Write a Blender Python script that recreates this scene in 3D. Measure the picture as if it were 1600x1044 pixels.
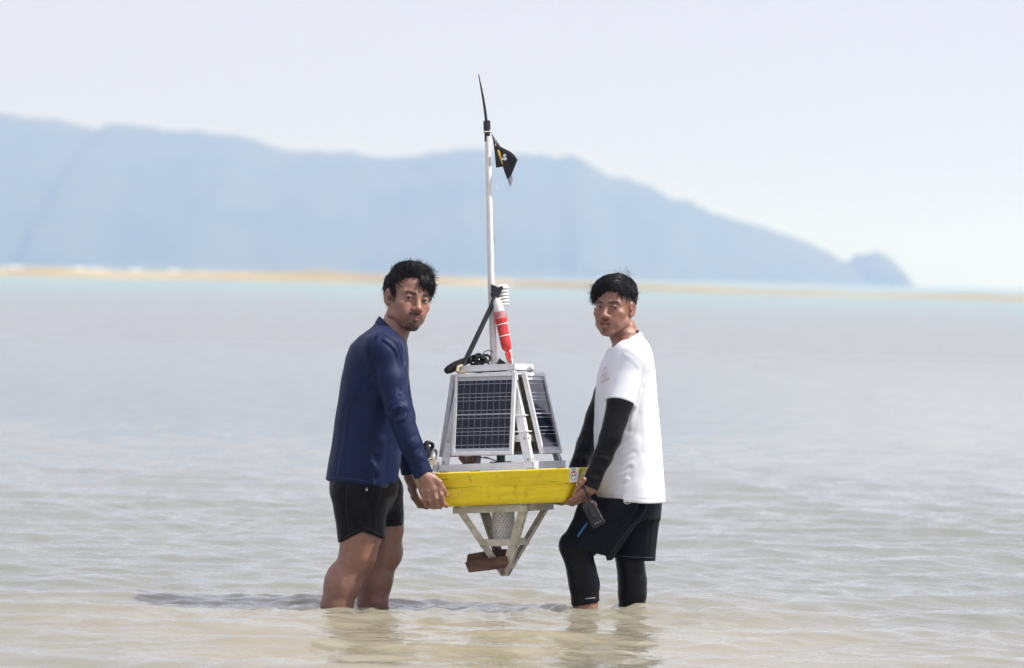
import bpy, bmesh, math, random
import numpy as np
from mathutils import Vector, Matrix
from mathutils.bvhtree import BVHTree

for o in list(bpy.data.objects):
    bpy.data.objects.remove(o)
SC = bpy.context.scene
COL = SC.collection
RNG = np.random.default_rng(7)
random.seed(7)
R = math.radians

# ------------------------------------------------------------------ camera
CAM_H, CAM_D, FPX = 1.31, 15.0, 6000.0
cam_data = bpy.data.cameras.new('camera')
cam_data.sensor_width = 36.0
cam_data.lens = 135.0
cam_data.clip_start = 0.5
cam_data.clip_end = 40000.0
cam_data.dof.use_dof = True
cam_data.dof.focus_distance = CAM_D - 0.1
cam_data.dof.aperture_fstop = 3.3
cam = bpy.data.objects.new('camera', cam_data)
COL.objects.link(cam)
PITCH = math.atan(91.0 / FPX)
CAM_ROT = Matrix.Rotation(math.pi / 2 - PITCH, 3, 'X') @ Matrix.Rotation(R(1.3), 3, 'Z')
cam.matrix_world = Matrix.Translation((0, -CAM_D, CAM_H)) @ CAM_ROT.to_4x4()
SC.camera = cam

# ------------------------------------------------------------------ sky and sun
SUN_EL, SUN_AZ = R(53), R(97)          # azimuth clockwise from +Y: from the right, a little towards the camera
world = bpy.data.worlds.new('World')
SC.world = world
world.use_nodes = True
wn = world.node_tree.nodes
sky = wn.new('ShaderNodeTexSky')
sky.sky_type = 'NISHITA'
sky.sun_disc = False
sky.sun_elevation = SUN_EL
sky.sun_rotation = SUN_AZ
sky.air_density = 1.0
sky.dust_density = 2.5
sky.ozone_density = 1.5
# thin bright veil of high cloud over the whole sky
wmul = wn.new('ShaderNodeMix'); wmul.data_type = 'RGBA'
wmul.inputs['Factor'].default_value = 0.92
wmul.inputs['B'].default_value = (6.25, 6.0, 6.85, 1)
world.node_tree.links.new(sky.outputs[0], wmul.inputs['A'])
world.node_tree.links.new(wmul.outputs['Result'], wn['Background'].inputs[0])
wn['Background'].inputs[1].default_value = 0.10

sun_d = bpy.data.lights.new('sun', 'SUN')
sun_d.energy = 5.0
sun_d.angle = R(0.6)
sun_d.color = (1.0, 0.95, 0.88)
sun = bpy.data.objects.new('sun', sun_d)
COL.objects.link(sun)
to_sun = Vector((math.sin(SUN_AZ) * math.cos(SUN_EL), math.cos(SUN_AZ) * math.cos(SUN_EL), math.sin(SUN_EL)))
sun.rotation_euler = to_sun.to_track_quat('Z', 'Y').to_euler()
sun.location = to_sun * 60

SC.view_settings.view_transform = 'Standard'
SC.view_settings.look = 'None'
SC.view_settings.gamma = 1.0
SC.view_settings.use_curve_mapping = False
SC.view_settings.exposure = 0.31
SC.cycles.max_bounces = 8
SC.cycles.volume_bounces = 1
SC.cycles.caustics_reflective = False
SC.cycles.caustics_refractive = False

# ------------------------------------------------------------------ helpers
def U(px, py, Y=0.0):
    """place on the vertical plane at depth Y that the photograph shows at (px, py)"""
    d = CAM_ROT @ Vector(((px - 800.0), -(py - 522.0), -FPX))
    t = (Y + CAM_D) / d.y
    return np.array([d.x * t, Y, CAM_H + d.z * t])

def tag(o, label=None, cat=None, group=None, kind=None):
    if label: o['label'] = label
    if cat: o['category'] = cat
    if group: o['group'] = group
    if kind: o['kind'] = kind
    return o

def link(o, parent=None):
    COL.objects.link(o)
    if parent is not None:
        o.parent = parent
    return o

def empty(name, loc=(0, 0, 0), rot=(0, 0, 0)):
    o = bpy.data.objects.new(name, None)
    o.empty_display_size = 0.2
    o.location = loc
    o.rotation_euler = rot
    return link(o)

def mesh_obj(name, V, F, mats, parent=None, smooth=True, midx=None, col=None):
    """V (n,3) array, F list of faces or (m,k) int array"""
    me = bpy.data.meshes.new(name)
    V = np.asarray(V, dtype=np.float32)
    if isinstance(F, np.ndarray):
        m, k = F.shape
        me.vertices.add(len(V)); me.vertices.foreach_set('co', V.ravel())
        me.loops.add(m * k); me.loops.foreach_set('vertex_index', F.astype(np.int32).ravel())
        me.polygons.add(m)
        me.polygons.foreach_set('loop_start', np.arange(0, m * k, k, dtype=np.int32))
        me.update(calc_edges=True); me.validate()
    else:
        me.from_pydata([tuple(v) for v in V], [], F)
        me.update()
    for mt in (mats if isinstance(mats, (list, tuple)) else [mats]):
        me.materials.append(mt)
    if midx is not None:
        me.polygons.foreach_set('material_index', np.asarray(midx, dtype=np.int32))
    me.polygons.foreach_set('use_smooth', np.full(len(me.polygons), bool(smooth)))
    if col is not None:
        at = me.color_attributes.new('tint', 'FLOAT_COLOR', 'POINT')
        c4 = np.ones((len(V), 4), np.float32); c4[:, :3] = col
        at.data.foreach_set('color', c4.ravel())
    o = bpy.data.objects.new(name, me)
    return link(o, parent)

class MB:
    """collects simple solids into one mesh"""
    def __init__(s): s.V = []; s.F = []; s.M = []
    def add(s, V, F, m=0):
        b = len(s.V)
        s.V += [tuple(map(float, v)) for v in V]
        s.F += [tuple(i + b for i in f) for f in F]
        s.M += [m] * len(F)
        return s
    def box(s, c, size, rot=None, m=0):
        sx, sy, sz = [q / 2 for q in size]
        P = [Vector((x, y, z)) for x in (-sx, sx) for y in (-sy, sy) for z in (-sz, sz)]
        if rot is not None: P = [rot @ p for p in P]
        P = [p + Vector(c) for p in P]
        return s.add(P, [(0, 1, 3, 2), (4, 6, 7, 5), (0, 4, 5, 1), (2, 3, 7, 6), (0, 2, 6, 4), (1, 5, 7, 3)], m)
    def tube(s, pts, rad, n=12, m=0, caps=True):
        pts = [Vector(p) for p in pts]
        rad = rad if isinstance(rad, (list, tuple)) else [rad] * len(pts)
        V = []; F = []
        up = None
        for i, p in enumerate(pts):
            t = (pts[min(i + 1, len(pts) - 1)] - pts[max(i - 1, 0)])
            if t.length < 1e-9: t = Vector((0, 0, 1))
            t.normalize()
            if up is None:
                up = Vector((0, 1, 0)) if abs(t.y) < 0.9 else Vector((1, 0, 0))
            a = (up - t * up.dot(t))
            if a.length < 1e-6: a = t.orthogonal()
            a.normalize(); up = a; b = t.cross(a)
            for k in range(n):
                th = 2 * math.pi * k / n
                V.append(p + (a * math.cos(th) + b * math.sin(th)) * rad[i])
        for i in range(len(pts) - 1):
            for k in range(n):
                k2 = (k + 1) % n
                F.append((i * n + k, i * n + k2, (i + 1) * n + k2, (i + 1) * n + k))
        if caps:
            F.append(tuple(range(n - 1, -1, -1)))
            F.append(tuple((len(pts) - 1) * n + k for k in range(n)))
        return s.add(V, F, m)
    def angle_bar(s, a, b, d1, d2, w=0.03, t=0.004, m=0):
        """L-profile from a to b, flanges running along d1 and d2"""
        a = Vector(a); b = Vector(b); ax = (b - a).normalized()
        d1 = (Vector(d1) - ax * ax.dot(Vector(d1))).normalized()
        d2 = (Vector(d2) - ax * ax.dot(Vector(d2))).normalized()
        prof = [(0, 0), (w, 0), (w, t), (t, t), (t, w), (0, w)]
        V = [p + d1 * u + d2 * v for p in (a, b) for u, v in prof]
        F = [(i, (i + 1) % 6, 6 + (i + 1) % 6, 6 + i) for i in range(6)]
        F += [(0, 3, 2, 1), (0, 5, 4, 3), (6, 7, 8, 9), (6, 9, 10, 11)]
        return s.add(V, F, m)
    def sphere(s, c, r, n=10, m=0):
        r = r if isinstance(r, (list, tuple)) else (r, r, r)
        V = []; F = []
        for i in range(n + 1):
            ph = math.pi * i / n
            for k in range(2 * n):
                th = math.pi * k / n
                V.append((c[0] + r[0] * math.sin(ph) * math.cos(th), c[1] + r[1] * math.sin(ph) * math.sin(th), c[2] + r[2] * math.cos(ph)))
        for i in range(n):
            for k in range(2 * n):
                k2 = (k + 1) % (2 * n)
                F.append((i * 2 * n + k, (i + 1) * 2 * n + k, (i + 1) * 2 * n + k2, i * 2 * n + k2))
        return s.add(V, F, m)
    def build(s, name, mats, parent=None, smooth=False, bevel=0.0, label=None):
        o = mesh_obj(name, np.array(s.V), [list(f) for f in s.F], mats, parent, smooth, s.M)
        bm = bmesh.new(); bm.from_mesh(o.data)
        bmesh.ops.remove_doubles(bm, verts=bm.verts, dist=1e-6)
        bmesh.ops.recalc_face_normals(bm, faces=bm.faces)
        bm.to_mesh(o.data); bm.free()
        if smooth:
            try: o.data.set_sharp_from_angle(angle=R(40))
            except Exception: pass
        if bevel:
            md = o.modifiers.new('bevel', 'BEVEL'); md.width = bevel; md.segments = 2; md.limit_method = 'ANGLE'
        if label: o['label'] = label
        return o

# ------------------------------------------------------------------ materials
def new_mat(name):
    m = bpy.data.materials.new(name); m.use_nodes = True
    nt = m.node_tree
    return m, nt, nt.nodes['Principled BSDF']

def N(nt, t, **kw):
    n = nt.nodes.new(t)
    for k, v in kw.items():
        if k in n.inputs.keys(): n.inputs[k].default_value = v
        else: setattr(n, k, v)
    return n

def mat(name, c, rough=0.5, metal=0.0, var=0.12, scale=30.0, bump=0.0, bscale=120.0, spec=0.5, c2=None, stretch=(1, 1, 1), sss=0.0, attr=False, sheen=0.0, coat=0.0, wrinkle=0.0, wscale=7.0):
    m, nt, b = new_mat(name)
    L = nt.links.new
    tc = N(nt, 'ShaderNodeTexCoord'); mp = N(nt, 'ShaderNodeMapping')
    mp.inputs['Scale'].default_value = stretch
    L(tc.outputs['Object'], mp.inputs['Vector'])
    ns = N(nt, 'ShaderNodeTexNoise', Scale=scale, Detail=6.0, Roughness=0.6)
    L(mp.outputs[0], ns.inputs['Vector'])
    mix = N(nt, 'ShaderNodeMix', data_type='RGBA')
    cc2 = c2 if c2 else tuple(q * (1 - 2.2 * var) for q in c)
    mix.inputs['A'].default_value = (*c, 1); mix.inputs['B'].default_value = (*cc2, 1)
    rp = N(nt, 'ShaderNodeMapRange'); rp.inputs['From Min'].default_value = 0.35; rp.inputs['From Max'].default_value = 0.7
    L(ns.outputs['Fac'], rp.inputs['Value']); L(rp.outputs[0], mix.inputs['Factor'])
    out = mix.outputs['Result']
    if attr:
        at = N(nt, 'ShaderNodeVertexColor'); at.layer_name = 'tint'
        mu = N(nt, 'ShaderNodeMix', data_type='RGBA', blend_type='MULTIPLY'); mu.inputs['Factor'].default_value = 1
        L(out, mu.inputs['A']); L(at.outputs[0], mu.inputs['B']); out = mu.outputs['Result']
    L(out, b.inputs['Base Color'])
    b.inputs['Roughness'].default_value = rough
    b.inputs['Metallic'].default_value = metal
    b.inputs['Specular IOR Level'].default_value = spec
    if sss:
        b.inputs['Subsurface Weight'].default_value = sss
        b.inputs['Subsurface Radius'].default_value = (0.012, 0.005, 0.003)
        b.inputs['Subsurface Scale'].default_value = 0.6
    if sheen: b.inputs['Sheen Weight'].default_value = sheen
    if coat: b.inputs['Coat Weight'].default_value = coat
    if bump:
        n2 = N(nt, 'ShaderNodeTexNoise', Scale=bscale, Detail=5.0, Roughness=0.65)
        L(mp.outputs[0], n2.inputs['Vector'])
        bp = N(nt, 'ShaderNodeBump', Strength=bump, Distance=0.01)
        L(n2.outputs['Fac'], bp.inputs['Height']); L(bp.outputs[0], b.inputs['Normal'])
        if wrinkle:
            n3 = N(nt, 'ShaderNodeTexNoise', Scale=wscale, Detail=3.0, Roughness=0.5, Distortion=0.8)
            n3.noise_type = 'RIDGED_MULTIFRACTAL'
            L(mp.outputs[0], n3.inputs['Vector'])
            b3 = N(nt, 'ShaderNodeBump', Strength=wrinkle, Distance=0.01)
            L(n3.outputs['Fac'], b3.inputs['Height']); L(b3.outputs[0], bp.inputs['Normal'])
    return m

# ------------------------------------------------------------------ numpy noise
def vnoise(P, freq, seed=0):
    P = np.asarray(P, np.float64) * freq + seed * 17.31
    I = np.floor(P).astype(np.int64); f = P - I
    f = f * f * (3 - 2 * f)
    def h(i, j, k):
        n = (i * 374761393 + j * 668265263 + k * 2147483647 + seed * 1274126177) & 0xffffffff
        n = ((n ^ (n >> 13)) * 1274126177) & 0xffffffff
        n = n ^ (n >> 16)
        return (n & 0xffff) / 65535.0
    r = 0
    for a in (0, 1):
        for b in (0, 1):
            for c in (0, 1):
                w = (f[:, 0] if a else 1 - f[:, 0]) * (f[:, 1] if b else 1 - f[:, 1]) * (f[:, 2] if c else 1 - f[:, 2])
                r = r + w * h(I[:, 0] + a, I[:, 1] + b, I[:, 2] + c)
    return r * 2 - 1

def fbm(P, freq, seed=0, octs=3):
    r = 0; a = 1
    for i in range(octs):
        r = r + a * vnoise(P, freq * 2 ** i, seed + i); a *= 0.5
    return r
# ------------------------------------------------------------------ water
def graded(lo_far, lo, hi, hi_far, step, g):
    a = list(np.arange(lo, hi, step))
    s = step; x = a[-1]
    while x < hi_far:
        s *= g; x += s; a.append(x)
    s = step; x = a[0]; pre = []
    while x > lo_far:
        s *= g; x -= s; pre.append(x)
    return np.array(pre[::-1] + a)

def make_water():
    xs = graded(-9000, -3.2, 3.2, 9000, 0.034, 1.045)
    ys = graded(-400, -3.6, 6.0, 14000, 0.026, 1.032)
    X, Y = np.meshgrid(xs, ys, indexing='ij')
    cx = np.gradient(xs)[:, None] + 0 * Y; cy = np.gradient(ys)[None, :] + 0 * X
    Z = np.zeros_like(X)
    rg = np.random.default_rng(3)
    # wind ripples: many short-crested wave trains, mostly running towards the beach
    for i in range(64):
        lam = 0.11 * (1.0 / 0.11) ** rg.random() * 1.05
        th = R(-90) + rg.normal(0, 0.62)
        k = 2 * math.pi / lam
        amp = 0.0054 * lam ** 0.78 * (0.5 + rg.random()) * 0.80
        fade = np.clip(1.6 - 3.2 * np.maximum(cx * abs(math.cos(th)), cy * abs(math.sin(th))) / lam, 0, 1)
        # slowly wandering phase so the crests are short
        wx = rg.uniform(0.25, 0.9) / lam ** 0.4; wy = rg.uniform(0.25, 0.9) / lam ** 0.4
        ph = rg.uniform(0, 6.3) + 1.6 * np.sin(X * wx + rg.uniform(0, 6)) * np.sin(Y * wy + rg.uniform(0, 6))
        env = 0.55 + 0.45 * np.sin(X * wx * 0.8 + Y * wy * 0.5 + rg.uniform(0, 6))
        s = np.sin(k * (X * math.cos(th) + Y * math.sin(th)) + ph)
        Z += amp * fade * env * (s + 0.25 * s * s)
    # rings spreading from the wading legs
    for lx, ly in LEG_SPOTS:
        r = np.hypot(X - lx, Y - ly)
        Z += 0.014 * np.exp(-r * 3.4) * np.sin(2 * math.pi * r / 0.125 + lx * 9) * np.clip(1.5 - 6 * cy, 0, 1)
        Z += 0.010 * np.exp(-((r - 0.07) / 0.022) ** 2)
    n, m = X.shape
    V = np.stack([X, Y, Z], -1).reshape(-1, 3)
    i = np.arange((n - 1) * (m - 1)); a = (i // (m - 1)) * m + i % (m - 1)
    F = np.stack([a, a + m, a + m + 1, a + 1], 1)
    mt, nt, b = new_mat('shallow_sea_water'); L = nt.links.new
    geo = N(nt, 'ShaderNodeNewGeometry')
    sep = N(nt, 'ShaderNodeSeparateXYZ'); L(geo.outputs['Position'], sep.inputs[0])
    # depth zones: sand-clouded shallows, then a turquoise channel before the reef
    rp = N(nt, 'ShaderNodeMapRange', interpolation_type='SMOOTHSTEP')
    rp.inputs['From Min'].default_value = -1; rp.inputs['From Max'].default_value = 30
    L(sep.outputs['Y'], rp.inputs['Value'])
    rp2 = N(nt, 'ShaderNodeMapRange', interpolation_type='SMOOTHSTEP')
    rp2.inputs['From Min'].default_value = 60; rp2.inputs['From Max'].default_value = 330
    L(sep.outputs['Y'], rp2.inputs['Value'])
    ns = N(nt, 'ShaderNodeTexNoise', Scale=0.9, Detail=4.0); L(geo.outputs['Position'], ns.inputs['Vector'])
    # sand stirred up round the waders
    dist = N(nt, 'ShaderNodeVectorMath', operation='DISTANCE'); L(geo.outputs['Position'], dist.inputs[0]); dist.inputs[1].default_value = (0.0, -1.3, 0.0)
    ad = N(nt, 'ShaderNodeMath', operation='MULTIPLY_ADD'); L(ns.outputs['Fac'], ad.inputs[0]); ad.inputs[1].default_value = 2.4; L(dist.outputs['Value'], ad.inputs[2])
    st = N(nt, 'ShaderNodeMapRange', interpolation_type='SMOOTHSTEP'); st.inputs['From Min'].default_value = 4.4; st.inputs['From Max'].default_value = 1.2
    L(ad.outputs[0], st.inputs['Value'])
    m0 = N(nt, 'ShaderNodeMix', data_type='RGBA'); m0.inputs['A'].default_value = (0.172, 0.186, 0.168, 1); m0.inputs['B'].default_value = (0.265, 0.246, 0.183, 1)
    L(st.outputs[0], m0.inputs['Factor'])
    m1 = N(nt, 'ShaderNodeMix', data_type='RGBA'); m1.inputs['B'].default_value = (0.24, 0.258, 0.265, 1)
    L(rp.outputs[0], m1.inputs['Factor']); L(m0.outputs['Result'], m1.inputs['A'])
    m2 = N(nt, 'ShaderNodeMix', data_type='RGBA'); m2.inputs['B'].default_value = (0.23, 0.36, 0.36, 1)
    L(rp2.outputs[0], m2.inputs['Factor']); L(m1.outputs['Result'], m2.inputs['A'])
    L(m2.outputs['Result'], b.inputs['Base Color'])
    b.inputs['IOR'].default_value = 1.33
    # wavelets too small to see roughen the far water
    rr = N(nt, 'ShaderNodeMapRange'); rr.inputs['From Min'].default_value = 2; rr.inputs['From Max'].default_value = 60
    rr.inputs['To Min'].default_value = 0.035; rr.inputs['To Max'].default_value = 0.18
    L(sep.outputs['Y'], rr.inputs['Value']); L(rr.outputs[0], b.inputs['Roughness'])
    # light spreads inside the cloudy water, so shadows on it are soft
    b.subsurface_method = 'BURLEY'
    b.inputs['Subsurface Weight'].default_value = 0.55
    b.inputs['Subsurface Radius'].default_value = (1.0, 1.0, 0.8)
    b.inputs['Subsurface Scale'].default_value = 0.30
    # fine capillary ripple, plus broader chop for the far water whose mesh is too coarse for it
    tc = N(nt, 'ShaderNodeMapping'); tc.inputs['Scale'].default_value = (1.0, 1.6, 1.0); L(geo.outputs['Position'], tc.inputs['Vector'])
    n1 = N(nt, 'ShaderNodeTexNoise', Scale=15.0, Detail=3.0, Roughness=0.55); L(tc.outputs[0], n1.inputs['Vector'])
    n2 = N(nt, 'ShaderNodeTexNoise', Scale=1.9, Detail=5.0, Roughness=0.6); L(tc.outputs[0], n2.inputs['Vector'])
    far = N(nt, 'ShaderNodeMapRange'); far.inputs['From Min'].default_value = 3; far.inputs['From Max'].default_value = 26
    L(sep.outputs['Y'], far.inputs['Value'])
    b1 = N(nt, 'ShaderNodeBump', Strength=0.6, Distance=0.009); L(n1.outputs['Fac'], b1.inputs['Height'])
    b2 = N(nt, 'ShaderNodeBump', Distance=0.13); L(n2.outputs['Fac'], b2.inputs['Height'])
    L(far.outputs[0], b2.inputs['Strength']); L(b1.outputs[0], b2.inputs['Normal'])
    # gusts: broad wind-ruffled patches on the open water
    mg = N(nt, 'ShaderNodeMapping'); mg.inputs['Scale'].default_value = (0.75, 0.42, 1.0); L(geo.outputs['Position'], mg.inputs['Vector'])
    n3 = N(nt, 'ShaderNodeTexNoise', Scale=1.0, Detail=6.0, Roughness=0.68); L(mg.outputs[0], n3.inputs['Vector'])
    b3 = N(nt, 'ShaderNodeBump', Distance=0.75); L(n3.outputs['Fac'], b3.inputs['Height'])
    far2 = N(nt, 'ShaderNodeMapRange'); far2.inputs['From Min'].default_value = 4; far2.inputs['From Max'].default_value = 60; far2.inputs['To Max'].default_value = 0.8
    L(sep.outputs['Y'], far2.inputs['Value']); L(far2.outputs[0], b3.inputs['Strength'])
    L(b2.outputs[0], b3.inputs['Normal']); L(b3.outputs[0], b.inputs['Normal'])
    o = mesh_obj('water', V, F, mt)
    tag(o, 'calm shallow sea with small ripples, sandy near the men, pale further out', 'water', kind='structure')

LEG_SPOTS = [tuple(U(px, py, y)[:2]) for px, py, y in ((525, 955, -0.15), (583, 948, 0.04), (915, 959, -0.07), (987, 957, 0.06))]
make_water()

# sandy sea bed that the men stand on
bed_z = -0.27
xs = np.linspace(-14, 14, 57); ys = np.linspace(-14.5, 30, 90)
X, Y = np.meshgrid(xs, ys, indexing='ij')
P = np.stack([X, Y, 0 * X], -1).reshape(-1, 3)
P[:, 2] = bed_z + 0.012 * fbm(P, 1.3, 5)
near = np.exp(-((P[:, 0]) ** 2 + P[:, 1] ** 2) / 4)
P[:, 2] = P[:, 2] * (1 - near) + bed_z * near
n, m = X.shape; i = np.arange((n - 1) * (m - 1)); a = (i // (m - 1)) * m + i % (m - 1)
bed = mesh_obj('seabed', P, np.stack([a, a + m, a + m + 1, a + 1], 1), mat('sand_bed', (0.45, 0.38, 0.26), 0.9, bump=0.4, bscale=40))
tag(bed, 'pale sandy sea bed under the shallow water', 'seabed', kind='structure')

# ------------------------------------------------------------------ sandbar: a low strip of exposed reef and sand
def make_sandbar():
    ctrl = [(-900, 422), (-300, 428), (0, 431), (260, 436), (520, 442), (800, 447.5), (1100, 457), (1350, 464), (1600, 470.5), (1900, 480), (2600, 500)]
    V = []; mt = mat('reef_sand', (0.40, 0.33, 0.18), 0.95, var=0.25, scale=0.05, c2=(0.22, 0.185, 0.125), bump=0.5, bscale=0.8)
    cx = [c[0] for c in ctrl]; cy = [c[1] for c in ctrl]
    px = np.arange(-900, 2600, 8.0)
    nr = 9
    for p in px:
        hor = 431 + (p - 800) * math.tan(R(1.3))
        dist = CAM_H * FPX / max(np.interp(p, cx, cy) - hor, 4)
        x = (p - 800) / FPX * dist
        wob = fbm(np.array([[x * 0.05, 0, 0]]), 1.0, 4)[0]
        high = 1.15 * (1.0 if p < 600 else max(0.32, 1 - (p - 600) / 900.0)) * (1 + 0.35 * wob)
        wid = 40 * (1 + 0.3 * wob)
        for r in range(nr):
            t = r / (nr - 1)
            prof = math.sin(math.pi * t) ** 0.6 if 0 < t < 1 else -0.35
            V.append((x, -CAM_D + dist + wid * t, high * prof + 0.10 * fbm(np.array([[x * 0.2, t * 6, 0]]), 1.0, 9)[0] * (0 < t < 1)))
    n = len(px); m = nr; i = np.arange((n - 1) * (m - 1)); a = (i // (m - 1)) * m + i % (m - 1)
    o = mesh_obj('sandbar', np.array(V), np.stack([a, a + m, a + m + 1, a + 1], 1), mt)
    tag(o, 'long low strip of tan sand and reef across the far water', 'sandbar', kind='structure')
    # white surf breaking behind the bar
    rg = np.random.default_rng(12); mb = MB()
    for p in list(rg.uniform(20, 560, 26)) + list(rg.uniform(440, 540, 10)):
        hor = 431 + (p - 800) * math.tan(R(1.3))
        dist = CAM_H * FPX / (np.interp(p, cx, cy) - hor) + 58 + rg.uniform(0, 25)
        x = (p - 800) / FPX * dist; w = rg.uniform(0.5, 2.2)
        hh = rg.uniform(0.5, 1.0)
        mb.tube([(x - w, -CAM_D + dist, 0), (x - w * 0.5, -CAM_D + dist, hh * 0.7), (x, -CAM_D + dist, hh * 0.85), (x + w * 0.6, -CAM_D + dist, hh * 0.6), (x + w, -CAM_D + dist, 0)], [0.05, 0.3, 0.4, 0.3, 0.05], 7)
    o = mb.build('surf', mat('sea_foam', (0.8, 0.8, 0.8), 0.8, var=0.05), smooth=True)
    tag(o, 'broken white surf along the back of the sandbar', 'surf', kind='stuff')
make_sandbar()

# ------------------------------------------------------------------ hills across the bay
def make_hills():
    ridge = [(-1500, 240), (-900, 205), (-500, 150), (-200, 168), (0, 178), (60, 184), (120, 196), (152, 203), (168, 193), (215, 197), (250, 204), (290, 207), (335, 209), (380, 213), (415, 226),
             (445, 236), (520, 237), (560, 242), (600, 247), (660, 239), (730, 233), (800, 240), (862, 247), (885, 243), (905, 249), (925, 262), (945, 277), (985, 283), (1012, 290), (1045, 308),
             (1110, 333), (1180, 354), (1240, 373), (1290, 393), (1318, 407), (1333, 410), (1350, 400), (1372, 395), (1390, 396), (1404, 407), (1413, 425), (1424, 446), (1440, 452)]
    D = 3600.0
    ridge = [(p - 14 * max(0, min(1, (p - 1250) / 100)), q) for p, q in ridge]
    rx = np.array([(p - 800) / FPX * D for p, q in ridge])
    rh = np.array([max(CAM_H + (431 + (p - 800) * math.tan(R(1.3)) - q) / FPX * D, -4) for p, q in ridge])
    xs = np.arange(rx[0], rx[-1] + 1, 4.5); H = np.interp(xs, rx, rh)
    nr = 40; V = []
    dep = np.linspace(-1, 1, nr)
    X = np.repeat(xs[:, None], nr, 1); T = np.repeat(dep[None, :], len(xs), 0)
    width = 120 + 4.0 * np.abs(H)[:, None]
    Yc = D - CAM_D + 140 * np.sin(xs / 260.0)[:, None] * 0
    Y = Yc + T * width
    prof = np.clip(1 - np.abs(T) ** 1.35, 0, 1)
    P = np.stack([X, Y, 0 * X], -1).reshape(-1, 3)
    gul = fbm(P * np.array([1, 0.55, 1]), 1 / 75.0, 21, 4).reshape(X.shape)
    tree = fbm(P, 1 / 16.0, 31, 3).reshape(X.shape)
    Z = H[:, None] * prof * (1 + 0.04 * gul * (1 - prof)) + 3.0 * tree * (prof > 0.02) * np.clip(H[:, None] / 30, 0, 1)
    Z[np.abs(T) > 0.99] = -3
    P[:, 2] = Z.ravel()
    n, m = X.shape; i = np.arange((n - 1) * (m - 1)); a = (i // (m - 1)) * m + i % (m - 1)
    mt = mat('forest_slope', (0.05, 0.085, 0.04), 0.95, var=0.3, scale=0.012, c2=(0.10, 0.11, 0.05), bump=0.8, bscale=0.12)
    o = mesh_obj('hills', P, np.stack([a, a + m, a + m + 1, a + 1], 1), mt)
    tag(o, 'long forested mountain ridge across the bay falling to a rounded headland', 'hills', kind='structure')
make_hills()

# ------------------------------------------------------------------ the hazy air
hm = bpy.data.materials.new('hazy_air'); hm.use_nodes = True
hn = hm.node_tree; hn.nodes.remove(hn.nodes['Principled BSDF'])
pv = hn.nodes.new('ShaderNodeVolumePrincipled')
pv.inputs['Color'].default_value = (0.36, 0.49, 1.0, 1)
pv.inputs['Density'].default_value = 0.00046
pv.inputs['Absorption Color'].default_value = (1, 1, 1, 1)
pv.inputs['Anisotropy'].default_value = 0.4
hn.links.new(pv.outputs[0], hn.nodes['Material Output'].inputs['Volume'])
hm.cycles.homogeneous_volume = True
hz = MB().box((0, 7000, 93.5), (20000, 16000, 191)).build('haze', hm)
tag(hz, 'pale bluish sea haze filling the air over the bay', 'haze', kind='stuff')
# ------------------------------------------------------------------ materials of the things
M = dict(
    yellow=None,
    alu=mat('weathered_aluminium', (0.80, 0.81, 0.83), 0.42, 0.12, var=0.10, scale=18, bump=0.05),
    alu_old=mat('stained_aluminium', (0.72, 0.69, 0.60), 0.5, 0.1, var=0.2, scale=22, c2=(0.46, 0.42, 0.33), bump=0.12),
    white=mat('white_plastic', (0.78, 0.78, 0.77), 0.4, var=0.05),
    cream=mat('cream_paint', (0.70, 0.66, 0.50), 0.6, var=0.2, scale=25, c2=(0.45, 0.40, 0.24)),
    black=mat('black_plastic', (0.016, 0.017, 0.02), 0.38, var=0.2),
    tape=mat('black_tape', (0.022, 0.024, 0.032), 0.55, var=0.2),
    rubber=mat('glossy_black_rubber', (0.012, 0.012, 0.014), 0.18, var=0.2),
    red=mat('red_lens', (0.75, 0.045, 0.04), 0.25, var=0.1, coat=0.4),
    pink=mat('pink_label', (0.62, 0.24, 0.28), 0.5, var=0.15, scale=80),
    cell=mat('solar_cell', (0.008, 0.013, 0.030), 0.10, var=0.25, scale=60, spec=0.38),
    back=mat('panel_backsheet', (0.52, 0.54, 0.58), 0.25, var=0.03, coat=0.3),
    bus=mat('busbar_silver', (0.42, 0.44, 0.48), 0.35, 0.3, var=0.05),
    brown_back=mat('panel_rear', (0.40, 0.34, 0.25), 0.6, var=0.2),
    wood=mat('wet_wood', (0.19, 0.095, 0.05), 0.7, var=0.3, scale=9, stretch=(1, 6, 6), c2=(0.07, 0.035, 0.02), bump=0.5, bscale=30),
    steel=mat('bolt_steel', (0.45, 0.44, 0.42), 0.35, 0.9, var=0.1),
    silver=mat('polished_steel', (0.62, 0.62, 0.6), 0.22, 0.9, var=0.1),
    flag=mat('flag_cloth', (0.020, 0.018, 0.024), 0.8, var=0.15, bump=0.1, bscale=300),
    flag_back=mat('flag_lining', (0.42, 0.38, 0.42), 0.8, var=0.1),
    gold=mat('yellow_print', (0.80, 0.47, 0.05), 0.7, var=0.1),
    print_white=mat('white_print', (0.78, 0.78, 0.8), 0.7, var=0.04),
    ink=mat('dark_ink', (0.05, 0.06, 0.08), 0.6, var=0.1),
    hole=mat('drilled_hole', (0.03, 0.03, 0.03), 0.9, var=0.1),
    pvc=mat('grey_white_pipe', (0.84, 0.83, 0.84), 0.45, var=0.1, scale=12, c2=(0.72, 0.68, 0.68)),
    teal=mat('teal_print', (0.25, 0.55, 0.52), 0.6, var=0.1),
    red_print=mat('red_print', (0.70, 0.12, 0.14), 0.6, var=0.1),
    rust=mat('rusty_connector', (0.09, 0.035, 0.025), 0.6, var=0.3),
)

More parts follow.
